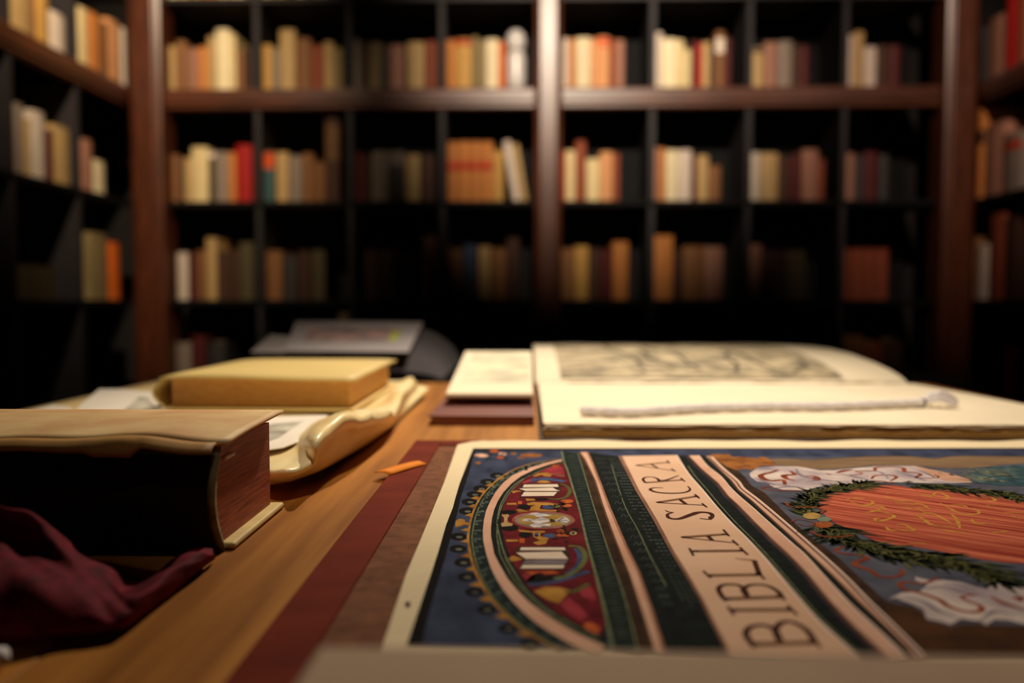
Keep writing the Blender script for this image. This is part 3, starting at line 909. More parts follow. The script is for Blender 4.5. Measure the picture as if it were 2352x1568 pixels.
# medallion with the bird
Flat(8).ell(*cA(1225, 1082), 72.5, 20.5, 40).done('medallion_rim', ink('rim_pink', (176, 96, 74), (130, 60, 44), scale=120))
Flat(9).ell(*cA(1232, 1082), 67, 17.6, 40).done('medallion_ring', I_grey)
Flat(10).ell(*cA(1238, 1082), 62, 15.2, 40).done('medallion_ground', ink('olive_gold', (168, 134, 66), (140, 108, 50), scale=90))
Flat(11).poly(T(cA, [(925, 1085), (975, 1060), (1040, 1062), (1090, 1078), (1200, 1045), (1310, 1075), (1300, 1100), (1200, 1125), (1100, 1112), (1040, 1098), (975, 1100)])).poly(
    T(cA, [(1000, 1012), (1060, 985), (1130, 980), (1250, 1000), (1360, 1020), (1270, 1030), (1180, 1045), (1130, 1035), (1080, 1012)])).poly(
    T(cA, [(1030, 1155), (1110, 1112), (1230, 1130), (1330, 1130), (1310, 1165), (1220, 1160), (1180, 1182), (1080, 1178)])).poly(
    T(cA, [(1360, 1085), (1470, 1050), (1510, 1030), (1555, 1060), (1580, 1090), (1550, 1120), (1500, 1130), (1440, 1110)])).done('painted_bird', ink('bird_white', (222, 212, 206), (150, 140, 150), scale=240, detail=6))
Flat(12).poly(T(cA, [(1310, 1062), (1370, 1075), (1385, 1105), (1320, 1110)])).rib(T(cA, [(1420, 1085), (1500, 1050)]), 0.0006).rib(T(cA, [(1430, 1090), (1540, 1085)]), 0.0006).rib(T(cA, [(1430, 1098), (1520, 1118)]), 0.0006).rib(
    T(cA, [(1020, 1080), (1060, 1085)]), 0.0008).done('bird_shadow', I_brown)

# the straight mouldings ---------------------------------------------------------
ln2 = [(1327, 1040), (1336, 1068), (1351, 1119), (1363, 1160), (1378, 1205.6), (1391, 1244), (1404, 1283), (1423, 1335), (1441, 1395), (1466, 1496)]
p1l = [(1329, 1038), (1341, 1054), (1365, 1105), (1380, 1154.6), (1398, 1205.6), (1414, 1248), (1443, 1298 + 22), (1470, 1400), (1500, 1494)]
p1r = [(1351, 1038), (1363, 1064), (1383.5, 1115), (1402, 1163), (1421, 1207), (1440, 1251.5), (1469.6, 1312), (1500, 1400), (1530, 1497)]
tbl = [(1420, 1047), (1459.7, 1126), (1499.5, 1192), (1539, 1265), (1572.4, 1318), (1605.6, 1374.7), (1665, 1490), (1670, 1502)]
tbr = [(1554, 1044.8), (1569, 1069.6), (1585.7, 1093), (1612, 1122.7), (1645.4, 1162.5), (1678.5, 1199), (1715, 1235.4), (1751.5, 1275), (1788, 1318), (1824.4, 1361.4), (1864, 1407.8), (1900, 1444.3), (1975, 1511)]
g2r = [(1579, 1046), (1607.6, 1076), (1645, 1108.4), (1668.8, 1139), (1696, 1164.6), (1730, 1200), (1764, 1234), (1798, 1265), (1842, 1310.5), (1905, 1386.7), (1959.7, 1443), (2036, 1511)]
p2r = [(1605, 1045.5), (1624.6, 1069), (1655, 1093), (1675.6, 1117), (1696, 1137), (1730, 1166), (1764, 1197), (1815, 1243), (1849, 1273), (1894.4, 1323.6), (1948.8, 1382), (2014, 1443), (2082, 1508)]
d2r = [(1618, 1046), (1648.4, 1076), (1675.6, 1101.6), (1694, 1125.4), (1723, 1149), (1764, 1186.7), (1815, 1232.6), (1857.6, 1272), (1905, 1317), (1970.6, 1382.4), (2036, 1443), (2101, 1508)]
p3r = [(1635, 1048), (1662, 1074.4), (1696, 1103), (1709.7, 1121), (1740, 1144), (1781, 1178), (1832, 1222), (1879.7, 1264), (1905, 1286.6), (1948.8, 1328), (1992, 1373.7), (2036, 1417), (2079.5, 1460.7), (2123, 1505)]
bdr = [(1650, 1047), (1696, 1081), (1713, 1096.5), (1726.7, 1115), (1755.6, 1130.5), (1781, 1156), (1815, 1190), (1849, 1222), (1893, 1255), (1927, 1281), (1970.6, 1321.4), (2014, 1360.6), (2044, 1388), (2110, 1440), (2180, 1505)]


def strip(a, b_, layer, name, m):
    return Flat(layer).poly(a + b_[::-1]).done(name, m)


strip(chord, ln2, 6, 'green_moulding', I_green)
strip(ln2, p1l, 6, 'brown_moulding', I_brown)
strip(p1l, p1r, 7, 'pink_stripe', I_pink)
strip(p1r, tbl, 6, 'damask_band', I_green2)
strip(tbl, tbr, 7, 'title_band', I_band)
Flat(8).poly(tbl + [(p[0] + 9, p[1]) for p in tbl[::-1]]).done('title_band_shading', I_shade)
strip(tbr, g2r, 6, 'green_stripe', I_green2)
strip(g2r, p2r, 7, 'pink_stripe', I_pink)
strip(p2r, d2r, 6, 'green_stripe', I_green2)
strip(d2r, p3r, 7, 'pink_stripe', I_pink)
strip(p3r, bdr, 6, 'umber_border', I_brown)


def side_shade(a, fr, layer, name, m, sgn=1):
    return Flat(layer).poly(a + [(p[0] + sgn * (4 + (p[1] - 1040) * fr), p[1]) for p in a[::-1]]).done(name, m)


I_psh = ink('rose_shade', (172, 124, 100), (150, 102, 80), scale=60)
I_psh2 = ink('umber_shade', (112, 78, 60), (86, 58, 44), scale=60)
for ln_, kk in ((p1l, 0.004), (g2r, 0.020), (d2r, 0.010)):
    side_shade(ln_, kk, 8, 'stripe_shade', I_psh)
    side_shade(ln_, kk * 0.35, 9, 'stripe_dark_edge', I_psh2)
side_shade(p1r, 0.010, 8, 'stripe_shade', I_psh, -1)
f = Flat(8)
f.rib(chord, 0.0011)
f.rib(ln2, 0.0006)
f.rib([(p[0] + (q_[0] - p[0]) * 0.45, p[1]) for p, q_ in zip(tbr[1:], [(x_[0] + 25, x_[1]) for x_ in tbr[1:]])], 0.0006)
f.rib([(1404, 1066), (1433, 1156), (1463, 1212), (1493, 1275), (1530, 1345)], 0.0005)
f.done('sage_line', I_sage)
Flat(8).rib(tbr, 0.0010).rib(p2r, 0.0007).rib(p3r, 0.0008).done('pale_edge', ink('pale_edge', (240, 216, 200), (226, 196, 176)))
Flat(8).rib([(p[0] - 7, p[1] + 1) for p in p3r], 0.0009).rib([(p[0] - 3, p[1] + 1) for p in g2r], 0.001).done('violet_edge', ink('violet_edge', (84, 62, 72), (60, 44, 52)))
# herringbone ticks in the green moulding, damask ticks in the wide green band
f = Flat(8)
for k in range(64):
    t = (k + 0.5) / 64
    y = 1046 + (1470 - 1046) * t ** 1.25

    def xat(line, y):
        for a, b_ in zip(line[:-1], line[1:]):
            if a[1] <= y <= b_[1]:
                return a[0] + (b_[0] - a[0]) * (y - a[1]) / (b_[1] - a[1])
        return line[-1][0]
    xa, xb = xat(chord, y), xat(ln2, y)
    s = 1.4 + 3.0 * t
    f.rib([(xa + (xb - xa) * 0.22, y), (xa + (xb - xa) * 0.55, y - s), (xa + (xb - xa) * 0.85, y - s * 0.4)], (0.0002, 0.0007, 0.0002), n=3)
f.done('herringbone', ink('herring_green', (104, 112, 92), (66, 74, 62)))
f = Flat(8)
for k in range(46):
    t = (k + 0.5) / 46
    y = 1052 + (1400 - 1052) * t ** 1.2
    xa, xb = xat(p1r, y), xat(tbl, y)
    w_ = xb - xa
    s = 2.0 + 3.4 * t
    mx = xa + w_ * 0.58
    for j, fr in enumerate((0.66, 0.78, 0.90)):
        if hash1(k * 3 + j) < 0.8:
            px = xa + w_ * fr
            f.poly([(px - 4, y - s * 0.35), (px + 3, y - s * 0.35), (px + 5, y + s * 0.4), (px - 3, y + s * 0.4)])
    if k % 2 == 0:
        px = xa + w_ * 0.30
        f.rib([(px - 10, y + s), (px - 4, y - s), (px + 2, y + s), (px + 9, y - s), (px + 13, y + s)], 0.00045, n=4)
f.done('damask_tick', ink('damask_green', (72, 82, 76), (46, 54, 52)))

# title letters -------------------------------------------------------------------
TH, TN = 0.0029, 0.0012
LET = [
    ('B', [([(985, 1445), (1420, 1432)], TH), ([(985, 1440), (945, 1375), (975, 1325), (1070, 1312), (1145, 1348), (1188, 1430)], 0.0022), ([(1180, 1425), (1150, 1352), (1185, 1297), (1265, 1290), (1365, 1345), (1424, 1432)], 0.0022),
           ([(955, 1410), (1000, 1468)], TN), ([(1395, 1395), (1465, 1468)], TN)]),
    ('I', [([(840, 1207), (1262, 1204)], TH), ([(818, 1180), (862, 1242)], TN), ([(1232, 1172), (1300, 1242)], TN)]),
    ('B', [([(795, 1130), (1185, 1116)], TH), ([(790, 1128), (755, 1066), (785, 1034), (880, 1032), (932, 1062), (958, 1116)], 0.002), ([(950, 1110), (925, 1064), (985, 1032), (1090, 1038), (1165, 1078), (1195, 1118)], 0.002),
           ([(770, 1095), (805, 1148)], TN), ([(1165, 1085), (1218, 1140)], TN)]),
    ('L', [([(675, 968), (1040, 962)], TH), ([(1040, 966), (1002, 862)], 0.0022), ([(1004, 864), (940, 858), (870, 850)], (TN, 0.0009, 0.0004)), ([(648, 935), (700, 985)], TN), ([(1030, 945), (1075, 995)], TN)]),
    ('I', [([(572, 800), (928, 796)], TH), ([(552, 778), (582, 832)], TN), ([(902, 772), (958, 826)], TN)]),
    ('A', [([(498, 704), (808, 682)], TH * 0.9), ([(498, 704), (870, 742)], TN), ([(678, 692), (712, 724)], 0.002), ([(788, 650), (828, 696)], TN), ([(850, 722), (892, 760)], TN)]),
    ('S', [([(385, 516), (410, 528), (442, 531)], (0.0004, TN, 0.0004)), ([(442, 531), (402, 545), (415, 570), (480, 576), (560, 549), (620, 531), (690, 535), (713, 555), (692, 578), (625, 573)], (0.0010, 0.0034, 0.0010)), ([(690, 560), (700, 582)], TN)]),
    ('A', [([(328, 463), (612, 418)], TH * 0.9), ([(328, 463), (655, 482)], TN), ([(480, 437), (530, 474)], 0.002), ([(590, 405), (622, 434)], TN), ([(640, 468), (674, 496)], TN)]),
    ('C', [([(372, 361), (305, 361), (282, 374), (330, 392), (430, 399), (520, 393), (558, 374), (542, 349)], (0.0010, 0.0026, 0.0008))]),
    ('R', [([(246, 326), (505, 306)], TH * 0.9), ([(248, 326), (232, 302), (252, 288), (300, 287), (334, 300), (345, 318)], 0.0017), ([(330, 304), (385, 309), (480, 276)], (0.0012, 0.0022, 0.001)), ([(492, 292), (522, 318)], TN)]),
    ('A', [([(182, 206), (412, 184)], TH * 0.9), ([(182, 206), (442, 242)], TN), ([(285, 197), (332, 222)], 0.0018), ([(398, 171), (416, 192)], TN), ([(428, 228), (456, 248)], TN)]),
]
for ch, strokes in LET:
    f = Flat(9)
    for pts, w_ in strokes:
        f.rib(T(cF, pts), w_, smooth=len(pts) > 2)
    lb = MB()
    for vs, fs in f.pieces:
        lb.add(vs, fs)
    o = lb.build('letter', I_letter, sheet)
    o['label'] = 'dark brown painted letter ' + ch
    g = Flat(10)
    ok = False
    for pts, w_ in strokes:
        if w_ in (TH, TH * 0.9):
            p0, p1 = pts
            q0 = (p0[0] + (p1[0] - p0[0]) * 0.12, p0[1] + (p1[1] - p0[1]) * 0.12)
            q1 = (p0[0] + (p1[0] - p0[0]) * 0.9, p0[1] + (p1[1] - p0[1]) * 0.9)
            g.rib(T(cF, [q0, q1]), 0.0011, smooth=False)
            ok = True
    if ok:
        lb = MB()
        for vs, fs in g.pieces:
            lb.add(vs, fs)
        h_ = lb.build('letter_highlight', I_ltan, None)
        h_.parent = o
        h_.matrix_parent_inverse = parent_inv(sheet)
        h_.matrix_parent_inverse = Matrix.Identity(4)

# right-hand picture field --------------------------------------------------------
Flat(5).poly(bdr + [(XFAR, 1508), (XFAR, 1050), (1700, 1049)]).done('grey_blue_ground', I_blue2)
Flat(7).poly(T(cC, [(400, 132), (690, 136), (705, 170), (860, 168), (1050, 190), (1115, 163), (1200, 190), (1335, 282), (1100, 290), (990, 342), (850, 330), (780, 352), (640, 300), (500, 205)])).done('ochre_scroll', I_ochre)
tpt = T(cC, [(1230, 192), (1500, 196), (1800, 210)]) + T(cD, [(0, 175), (500, 150), (900, 155), (1200, 180), (1500, 150), (2352, 155)]) + [(XFAR, 1047)]
tpb = T(cC, [(1335, 282), (1500, 298), (1700, 322), (2000, 342)]) + T(cD, [(0, 310), (400, 270), (900, 270), (1400, 310), (1700, 300), (2000, 270), (2352, 240)]) + [(XFAR, 1062)]
strip(tpt, tpb, 6, 'taupe_moulding', I_taupe)
Flat(7).rib(tpt, 0.0014).done('moulding_edge', I_brown)
cl = T(cC, [(950, 392), (1050, 320), (1300, 295), (1600, 300), (1900, 352), (2100, 350)]) + T(cD, [(0, 322), (450, 280), (950, 275), (1150, 320), (1400, 370), (1650, 450), (1690, 490), (1300, 500), (1000, 492), (600, 480), (300, 500), (0, 525)]) + \
    T(cC, [(2000, 545), (1700, 622), (1400, 612), (1250, 572), (1200, 522), (1050, 502), (965, 440)])
Flat(7).poly(cl).done('drapery', I_cloud)
f = Flat(8)
for pts in [[(1050, 340), (1200, 330), (1320, 350)], [(1020, 450), (1150, 500), (1300, 545), (1500, 560)], [(1580, 330), (1620, 400), (1760, 460), (1900, 470)], [(1700, 510), (1900, 480), (2100, 500), (2300, 500)], [(1300, 590), (1500, 570), (1700, 590)]]:
    f.rib(T(cC, pts), (0.0008, 0.0034, 0.0008))
for pts in [[(0, 380), (200, 420), (420, 470)], [(250, 330), (500, 350), (620, 440)], [(700, 330), (900, 400), (1100, 470)], [(880, 300), (1050, 350), (1250, 440)]]:
    f.rib(T(cD, pts), (0.0008, 0.003, 0.0008))
for pts in [[(1300, 560), (1500, 540), (1750, 600), (1950, 640)], [(1100, 640), (1300, 700), (1450, 790), (1650, 860)], [(1500, 500), (1700, 530), (1850, 570)], [(1900, 880), (2050, 800), (2250, 840)]]:
    f.rib(T(cE, pts), (0.0006, 0.0024, 0.0006))
f.done('drapery_fold', ink('lilac_fold', (150, 136, 148), (120, 108, 122), scale=90))
Flat(8).poly(T(cD, [(950, 280), (1150, 320), (1400, 370), (1650, 450), (1690, 490), (1350, 470), (1150, 400)])).done('drapery_warm', ink('warm_drape', (206, 164, 140), (176, 130, 108), scale=80, stretch=(1, 5, 1)))
lc = T(cE, [(915, 668), (1000, 655), (1090, 690), (1160, 715), (1290, 775), (1325, 875), (1400, 890), (1480, 905), (1580, 935), (1690, 870), (1800, 890), (1900, 900), (1950, 945), (2040, 880), (2200, 890), (2352, 930)]) + [(XFAR, 1440), (XFAR, 1340)] + \
    T(cE, [(2352, 470), (2200, 430), (2090, 425), (2060, 480), (1940, 490), (1980, 560), (1850, 540), (1700, 490), (1500, 465), (1360, 470), (1200, 430), (1210, 470), (1330, 520), (1250, 590), (1060, 600)])
Flat(7).poly(lc).done('lower_drapery', I_cloud)
Flat(7).poly(T(cE, [(905, 690), (1000, 720), (1090, 735), (1180, 750), (1290, 810), (1330, 900), (1480, 930), (1580, 960), (1700, 930), (1900, 940), (2352, 950)]) + [(XFAR, 1450), (XFAR, 1510)] + T(cE, [(2352, 1262), (1420, 1262), (1210, 1150), (1000, 940), (915, 840)])).done(
    'lower_border', ink('lower_umber', (92, 58, 32), (46, 28, 18), scale=55, detail=5))
f = Flat(8)
RW_ = 0.0018
for pts in [[(1335, 345), (1265, 372), (1105, 415), (1150, 470), (1260, 492), (1400, 482), (1430, 545)], [(1500, 360), (1560, 405), (1420, 420), (1450, 462), (1560, 488)], [(1700, 428), (1840, 436), (1860, 482), (1780, 450)],
            [(1990, 395), (2050, 410)], [(2130, 385), (2230, 355), (2340, 340)]]:
    f.rib(T(cC, pts), (0.002, 0.0042, 0.002))
f.rib(T(cC, [(1270, 560), (1120, 590), (1300, 620), (1660, 628)]), 0.0014)
for pts in [[(120, 400), (280, 372), (200, 345), (430, 342), (450, 300), (600, 288), (800, 300), (825, 350), (950, 360), (1030, 385), (970, 425), (1100, 434), (1260, 420), (1190, 380)], [(400, 442), (450, 402), (640, 395), (720, 422), (640, 468)],
            [(1250, 370), (1400, 380), (1500, 430), (1650, 432), (1715, 418)], [(300, 480), (500, 470), (700, 500)]]:
    f.rib(T(cD, pts), (0.0012, 0.0028, 0.0012))
for pts in [[(450, 110), (360, 150), (440, 185), (580, 200), (700, 235), (560, 295), (740, 370), (830, 430), (1000, 432), (1080, 380), (1030, 350)], [(1450, 440), (1300, 500), (1060, 490), (1080, 560), (1250, 600), (1450, 670), (1560, 745), (1750, 800), (1900, 790), (1880, 735), (1740, 680), (1700, 640), (1850, 620)],
            [(2000, 640), (2150, 715), (2352, 780)], [(2230, 660), (2320, 650), (2300, 690)]]:
    f.rib(T(cE, pts), (0.0012, 0.0026, 0.0012))
f.done('rust_ribbon', I_rust)
# the vermilion oval
ov = [(1880, 1154), (1886, 1142), (1908, 1135), (1950, 1118), (1989, 1114), (2056, 1114), (2110, 1122), (2199, 1125), (2271, 1136), (2352, 1150), (2500, 1180), (XFAR, 1220), (XFAR, 1290), (2500, 1298), (2352, 1294), (2308, 1291), (2253, 1284), (2163, 1266),
      (2109, 1256), (2055, 1251), (2011, 1242), (1975, 1224), (1930, 1208), (1900, 1190), (1884, 1168)]
Flat(8).poly(ov).done('vermilion_oval', I_oval)
f = Flat(9)
GL = [[(80, 702), (200, 686), (310, 690)], [(130, 735), (250, 770), (360, 773), (420, 752), (380, 715)], [(220, 795), (500, 790), (590, 842)], [(330, 872), (450, 850), (560, 820)], [(470, 855), (600, 880), (692, 915), (630, 952), (480, 986), (448, 950), (510, 942)],
      [(578, 1045), (630, 1097), (720, 1097)], [(720, 1032), (820, 1024), (900, 1070), (930, 1102), (720, 1097)], [(590, 626), (650, 614)], [(570, 660), (700, 712), (850, 722), (930, 714)], [(720, 642), (772, 628)], [(700, 750), (900, 766), (1030, 760), (1150, 832)],
      [(760, 800), (900, 816), (1110, 816)], [(1010, 828), (1080, 872)], [(975, 910), (1050, 888), (1180, 884), (1350, 970), (1430, 1012)], [(975, 910), (1060, 952), (1180, 1032), (1480, 1062)], [(1400, 880), (1480, 940), (1512, 1010), (1530, 1074)],
      [(1250, 1092), (1450, 1112), (1635, 1142)], [(1005, 660), (1080, 650), (1150, 668), (1240, 606)], [(1240, 610), (1330, 640), (1388, 680), (1330, 697), (1230, 690)], [(1280, 750), (1400, 820), (1560, 890), (1740, 892), (1775, 862), (1700, 820)],
      [(1370, 776), (1560, 780), (1640, 812)], [(1680, 692), (1750, 702)], [(1930, 672), (1982, 710), (1930, 726), (1750, 712)], [(1870, 776), (2120, 768)], [(1870, 776), (1920, 802)], [(1980, 822), (2250, 826)], [(2100, 872), (2350, 872)],
      [(1680, 960), (1740, 1012), (1900, 1010)], [(1900, 960), (1965, 960)], [(1930, 1132), (2150, 1110)], [(870, 1272), (1100, 1270)], [(2190, 905), (2300, 950)]]
for pts in GL:
    f.rib(T(cD, pts), (0.0008, 0.0022, 0.0009), smooth=len(pts) > 2)
f.done('gold_inscription', I_gline)
# foliage
fd, fl, fy_ = Flat(9), Flat(10), Flat(11)


def garland(path, n, spread, ln, seed, up=True):
    for k in range(n):
        t = k / n * (len(path) - 1)
        i = int(t)
        u = t - i
        px = path[i][0] * (1 - u) + path[min(i + 1, len(path) - 1)][0] * u
        py = path[i][1] * (1 - u) + path[min(i + 1, len(path) - 1)][1] * u
        dx = path[min(i + 1, len(path) - 1)][0] - path[i][0]
        a, b_ = G(px, py, P0), G(px + dx * 0.2, py + (path[min(i + 1, len(path) - 1)][1] - path[i][1]) * 0.2, P0)
        base = math.atan2(b_.y - a.y, b_.x - a.x)
        r = hash1(k * 1.3 + seed)
        ang = base + (r - 0.5) * 2.4 + math.pi
        py += (hash1(k + seed * 2) - 0.5) * spread
        px += (hash1(k + seed * 5) - 0.5) * spread * 2
        L_ = ln * (0.6 + 0.7 * hash1(k * 2.1 + seed))
        if k % 3 == 0:
            fl.leaf(px, py, ang, L_ * 0.85, L_ * 0.06)
        else:
            fd.leaf(px, py, ang, L_, L_ * 0.11)


garland([(1995, 1112), (1960, 1116), (1930, 1121), (1895, 1129), (1868, 1138), (1850, 1150), (1845, 1166), (1862, 1182)], 300, 13, 0.012, 1)
garland([(2290, 1328), (2250, 1308), (2190, 1293), (2120, 1281), (2060, 1272), (2000, 1258), (1950, 1240), (1915, 1222), (1885, 1203)], 420, 24, 0.0125, 5)
garland([(XFAR, 1172), (2450, 1160), (2352, 1145), (2307, 1135), (2235, 1127), (2163, 1119), (2082, 1112)], 420, 14, 0.009, 9)
fd.done('garland_leaf', I_leafd, kind='stuff')
fl.done('garland_leaf_light', I_leafl, kind='stuff')
f = Flat(8)
f.poly(T(cD, [(1640, 470), (1700, 335), (1900, 292), (2352, 262)]) + [(XFAR, 1070), (XFAR, 1120)] + T(cD, [(2352, 535), (2000, 522), (1750, 490)])).done('teal_thicket', I_teal)
f = Flat(9)
for k in range(60):
    px, py = cD(1720 + 640 * hash1(k + 2), 320 + 170 * hash1(k + 50))
    f.leaf(px, py, 2.4 + 1.2 * (hash1(k) - 0.5), 0.012, 0.0008)
f.done('thicket_light', ink('thicket_pale', (150, 150, 124), (104, 112, 100)), kind='stuff')
Flat(11).ell(*cC(1790, 965), 21, 7.5).done('painted_gourd', ink('gourd', (190, 156, 88), (138, 100, 50), scale=160))
Flat(12).ell(*cC(1960, 1012), 17, 5.5).done('painted_pear', ink('pear', (122, 136, 118), (86, 98, 84), scale=120))
Flat(11).ell(*cC(1950, 1082), 21, 8).done('painted_squash', ink('squash', (176, 96, 48), (126, 60, 30), scale=140))
Flat(11).rib(T(cC, [(1450, 780), (1480, 830), (1650, 850), (1850, 845), (1940, 890), (1920, 930)]), 0.0015).rib(T(cC, [(1770, 1170), (1900, 1230), (2100, 1250), (2352, 1225)]), 0.0014).rib(T(cC, [(1510, 1050), (1600, 1010), (1780, 1040), (1830, 1080), (1700, 1095), (1600, 1060)]), 0.0007).done(
    'garland_tie', I_rust)
Flat(10).ell(*cB(240, 612), 6.5, 5.2).done('ink_spot', ink('spot', (110, 84, 80), (90, 66, 64)))

# ================================================================== NEAR BOOK (blurred at the bottom edge)
M_beige = mat('beige_paper_cover', (206, 174, 146), 0.8, 0.15, 18, 0.05)
NBH = 0.034
e1, e2 = G(735, 1482, NBH), G(2352, 1506, NBH)
dx = (e2 - e1).normalized()
dn = Vector((dx.y, -dx.x, 0))
nb_root = empty('paper_bound_book', e1 + dn * 0.1 + Vector((0.1, 0, P0 + TT - e1.z)), 'plain beige paper-bound book blurred along the bottom edge of the picture', 'book')


def nbq(ins, z0, z1, name, m, bevel=0.0):
    a = e1 + dx * ins + dn * ins
    b_ = e1 + dx * (0.26 - ins) + dn * ins
    c = b_ + dn * (0.20 - 2 * ins)
    d_ = a + dn * (0.20 - 2 * ins)
    return MB().prism([(p.x, p.y) for p in (a, d_, c, b_)], z0, z1).build(name, m, nb_root, bevel=bevel)


zb = TT + P0 + 13 * LAY
nbq(0, zb, zb + 0.002, 'lower_cover', M_beige)
nbq(0.003, zb + 0.0021, TT + NBH - 0.0021, 'page_block', M_pages)
nbq(0, TT + NBH - 0.002, TT + NBH, 'upper_cover', M_beige, 0.0008)

# ================================================================== OPEN FOLIO on the right
M_leaf = mat('folio_leaf', (242, 226, 196), 0.75, 0.12, 10, 0.08, spec=0.2)
M_leafe = mat('folio_leaf_edge', (206, 160, 92), 0.85, 0.4, 120, 0.1, col2=(150, 104, 52), stretch=(1, 1, 30))
M_cover = mat('dark_calf', (70, 44, 28), 0.55, 0.4, 30, 0.2)
fol = empty('open_folio', (0.24, 1.0, TT), 'huge open folio with a grey woodcut on its far page', 'book')
FX0, FX1 = 0.0125, 0.462
GUT = 1.0
MB().box(FX0 - 0.003, FX1 + 0.004, 0.634, GUT - 0.004, TT + 0.0006, TT + 0.0035).build('lower_cover', M_cover, fol, bevel=0.0008)


def near_h(y):
    t = (y - 0.636) / (GUT - 0.636)
    return 0.0132 + 0.0010 * math.sin(t * math.pi) - 0.0032 * max(0.0, t - 0.15) / 0.85


def far_h(y):
    K = [(GUT, 0.0100), (1.02, 0.0170), (1.05, 0.0225), (1.10, 0.0285), (1.175, 0.0345), (1.26, 0.0375), (1.36, 0.0362), (1.46, 0.0325), (1.55, 0.028)]
    for a, b_ in zip(K[:-1], K[1:]):
        if a[0] <= y <= b_[0]:
            t = (y - a[0]) / (b_[0] - a[0])
            t = t
            return a[1] + (b_[1] - a[1]) * t
    return K[-1][1]


def folio_solid(name, ys, hf, base, x0, x1, mats, nx=40, ragged=0.0, seed=0, wav=0.0):
    b = MB()
    top_, bot = [], []
    for i, y in enumerate(ys):
        rt, rb = [], []
        for j in range(nx + 1):
            u = j / nx
            xx = x0 + (x1 - x0) * u
            yy = y
            if i == 0 and ragged:
                yy += ragged * (hash1(j * 0.9 + seed) + hash1((j // 4) * 3.1 + seed))
            if i == len(ys) - 1 and ragged:
                yy -= ragged * hash1(j * 1.9 + seed)
            hh = hf(y) + wav * math.sin(xx * 60 + seed) * (i / len(ys)) + wav * 0.6 * math.sin(xx * 23 + seed * 2)
            rt.append((xx, yy, TT + hh))
            rb.append((xx, yy, TT + base(y)))
        top_.append(rt)
        bot.append(rb)
    b.grid(top_, 0)
    b.grid([r[::-1] for r in bot], 1)
    b.grid([bot[0], top_[0]], 1)
    b.grid([top_[-1], bot[-1]], 1)
    b.grid([[r[0] for r in top_], [r[0] for r in bot]], 1)
    b.grid([[r[-1] for r in bot], [r[-1] for r in top_]], 1)
    return b.build(name, mats, fol, smooth=False)


ys = [0.640 + (GUT - 0.003 - 0.640) * k / 16 for k in range(17)]
folio_solid('lower_leaves', ys, lambda y: 0.0085, lambda y: 0.0037, FX0, FX1, [M_leafe, M_leafe], ragged=0.0015, seed=3)
for k in range(4):
    h0 = 0.0085
    folio_solid('leaf', ys, lambda y, h0=h0, k=k: h0 + 0.0005 + (near_h(y) - h0) * (k + 0.3) / 4.4, lambda y, h0=h0, k=k: h0 + (near_h(y) - h0) * (k + 0.3) / 4.4, FX0 + 0.002 * hash1(k), FX1 - 0.003 * hash1(k + 4),
                [M_leaf, M_leafe], ragged=0.0035, seed=k * 7 + 1)
folio_solid('top_leaf', [y + 0.002 for y in ys], lambda y: near_h(y) + 0.0004, lambda y: near_h(y), FX0, FX1, [M_leaf, M_leafe], ragged=0.003, seed=41)
ysf = [GUT + 0.55 * (k / 36) ** 1.3 for k in range(37)]
folio_solid('far_leaves', ysf, lambda y: far_h(y), lambda y: 0.0008, FX0 - 0.003, FX1 - 0.004, [M_leaf, M_leafe], ragged=0.004, seed=9, wav=0.0006)
# woodcut printed on the far page
M_cut = mat('woodcut_ink', (216, 196, 158), 0.8, 0.5, 30, 0.0, col2=(112, 102, 84), stretch=(1.0, 2.4, 1), detail=8, ramp=(0.38, 0.66))
rows = []
for i in range(25):
    y = GUT + 0.012 + 0.34 * i / 24
    rows.append([(FX0 + 0.028 + 0.345 * j / 40, y, TT + far_h(y) + 0.0016) for j in range(41)])
MB().grid(rows).build('woodcut', M_cut, fol)
M_cutl = mat('woodcut_line', (96, 86, 70), 0.8, 0.3, 60)
b = MB()
for (u0, v0, u1, v1) in [(0.30, 0.05, 0.22, 0.95), (0.40, 0.1, 0.33, 0.6), (0.52, 0.1, 0.40, 0.75), (0.62, 0.05, 0.70, 0.5), (0.78, 0.1, 0.70, 0.6), (0.0, 0.02, 0.22, 0.02), (0.85, 0.05, 0.95, 0.3)]:
    pp = []
    for k in range(9):
        t = k / 8
        xx = FX0 + 0.028 + 0.345 * (u0 + (u1 - u0) * t) + 0.006 * math.sin(t * 7 + u0 * 20)
        yy = GUT + 0.012 + 0.34 * (v0 + (v1 - v0) * t)
        pp.append((xx, yy))
    rr = [[(p[0] + s, p[1], TT + far_h(p[1]) + 0.0019) for p in pp] for s in (0, 0.006)]
    b.grid([rr[1], rr[0]])
b.build('woodcut_line', M_cutl, fol)

# ---- white cord weight on the near page
M_cord = mat('white_cotton_cord', (246, 238, 238), 0.9, 0.2, 150, 0.3, spec=0.1)
SNH = 0.0165
sp = catmull([G(1332, 948, SNH), G(1450, 951, SNH), G(1600, 942, SNH), G(1750, 938, SNH), G(1900, 937, SNH), G(2030, 932, SNH), G(2120, 929, SNH)], 26)
snake = empty('cord_weight', (sp[0].x, sp[0].y, TT + 0.0125), 'white ribbed cord weight lying across the near page of the open folio', 'weight')
rad = [0.0034 + 0.0008 * abs(math.sin(i * 0.30)) for i in range(len(sp))]
rad[0] = 0.002
pts = [(p.x, p.y, TT + near_h(p.y) + 0.0006 + 0.0041) for p in sp]
MB().tube(pts, rad, 10).build('cord', M_cord, snake, smooth=True)
end = Vector(pts[-1])
MB().tube([end - Vector((0.004, 0, 0)), end + Vector((0.0012, 0.0, 0))], 0.0041, 10).build('end_cap', mat('dark_binding_thread', (40, 36, 36), 0.8, 0.3, 60), snake, smooth=True)
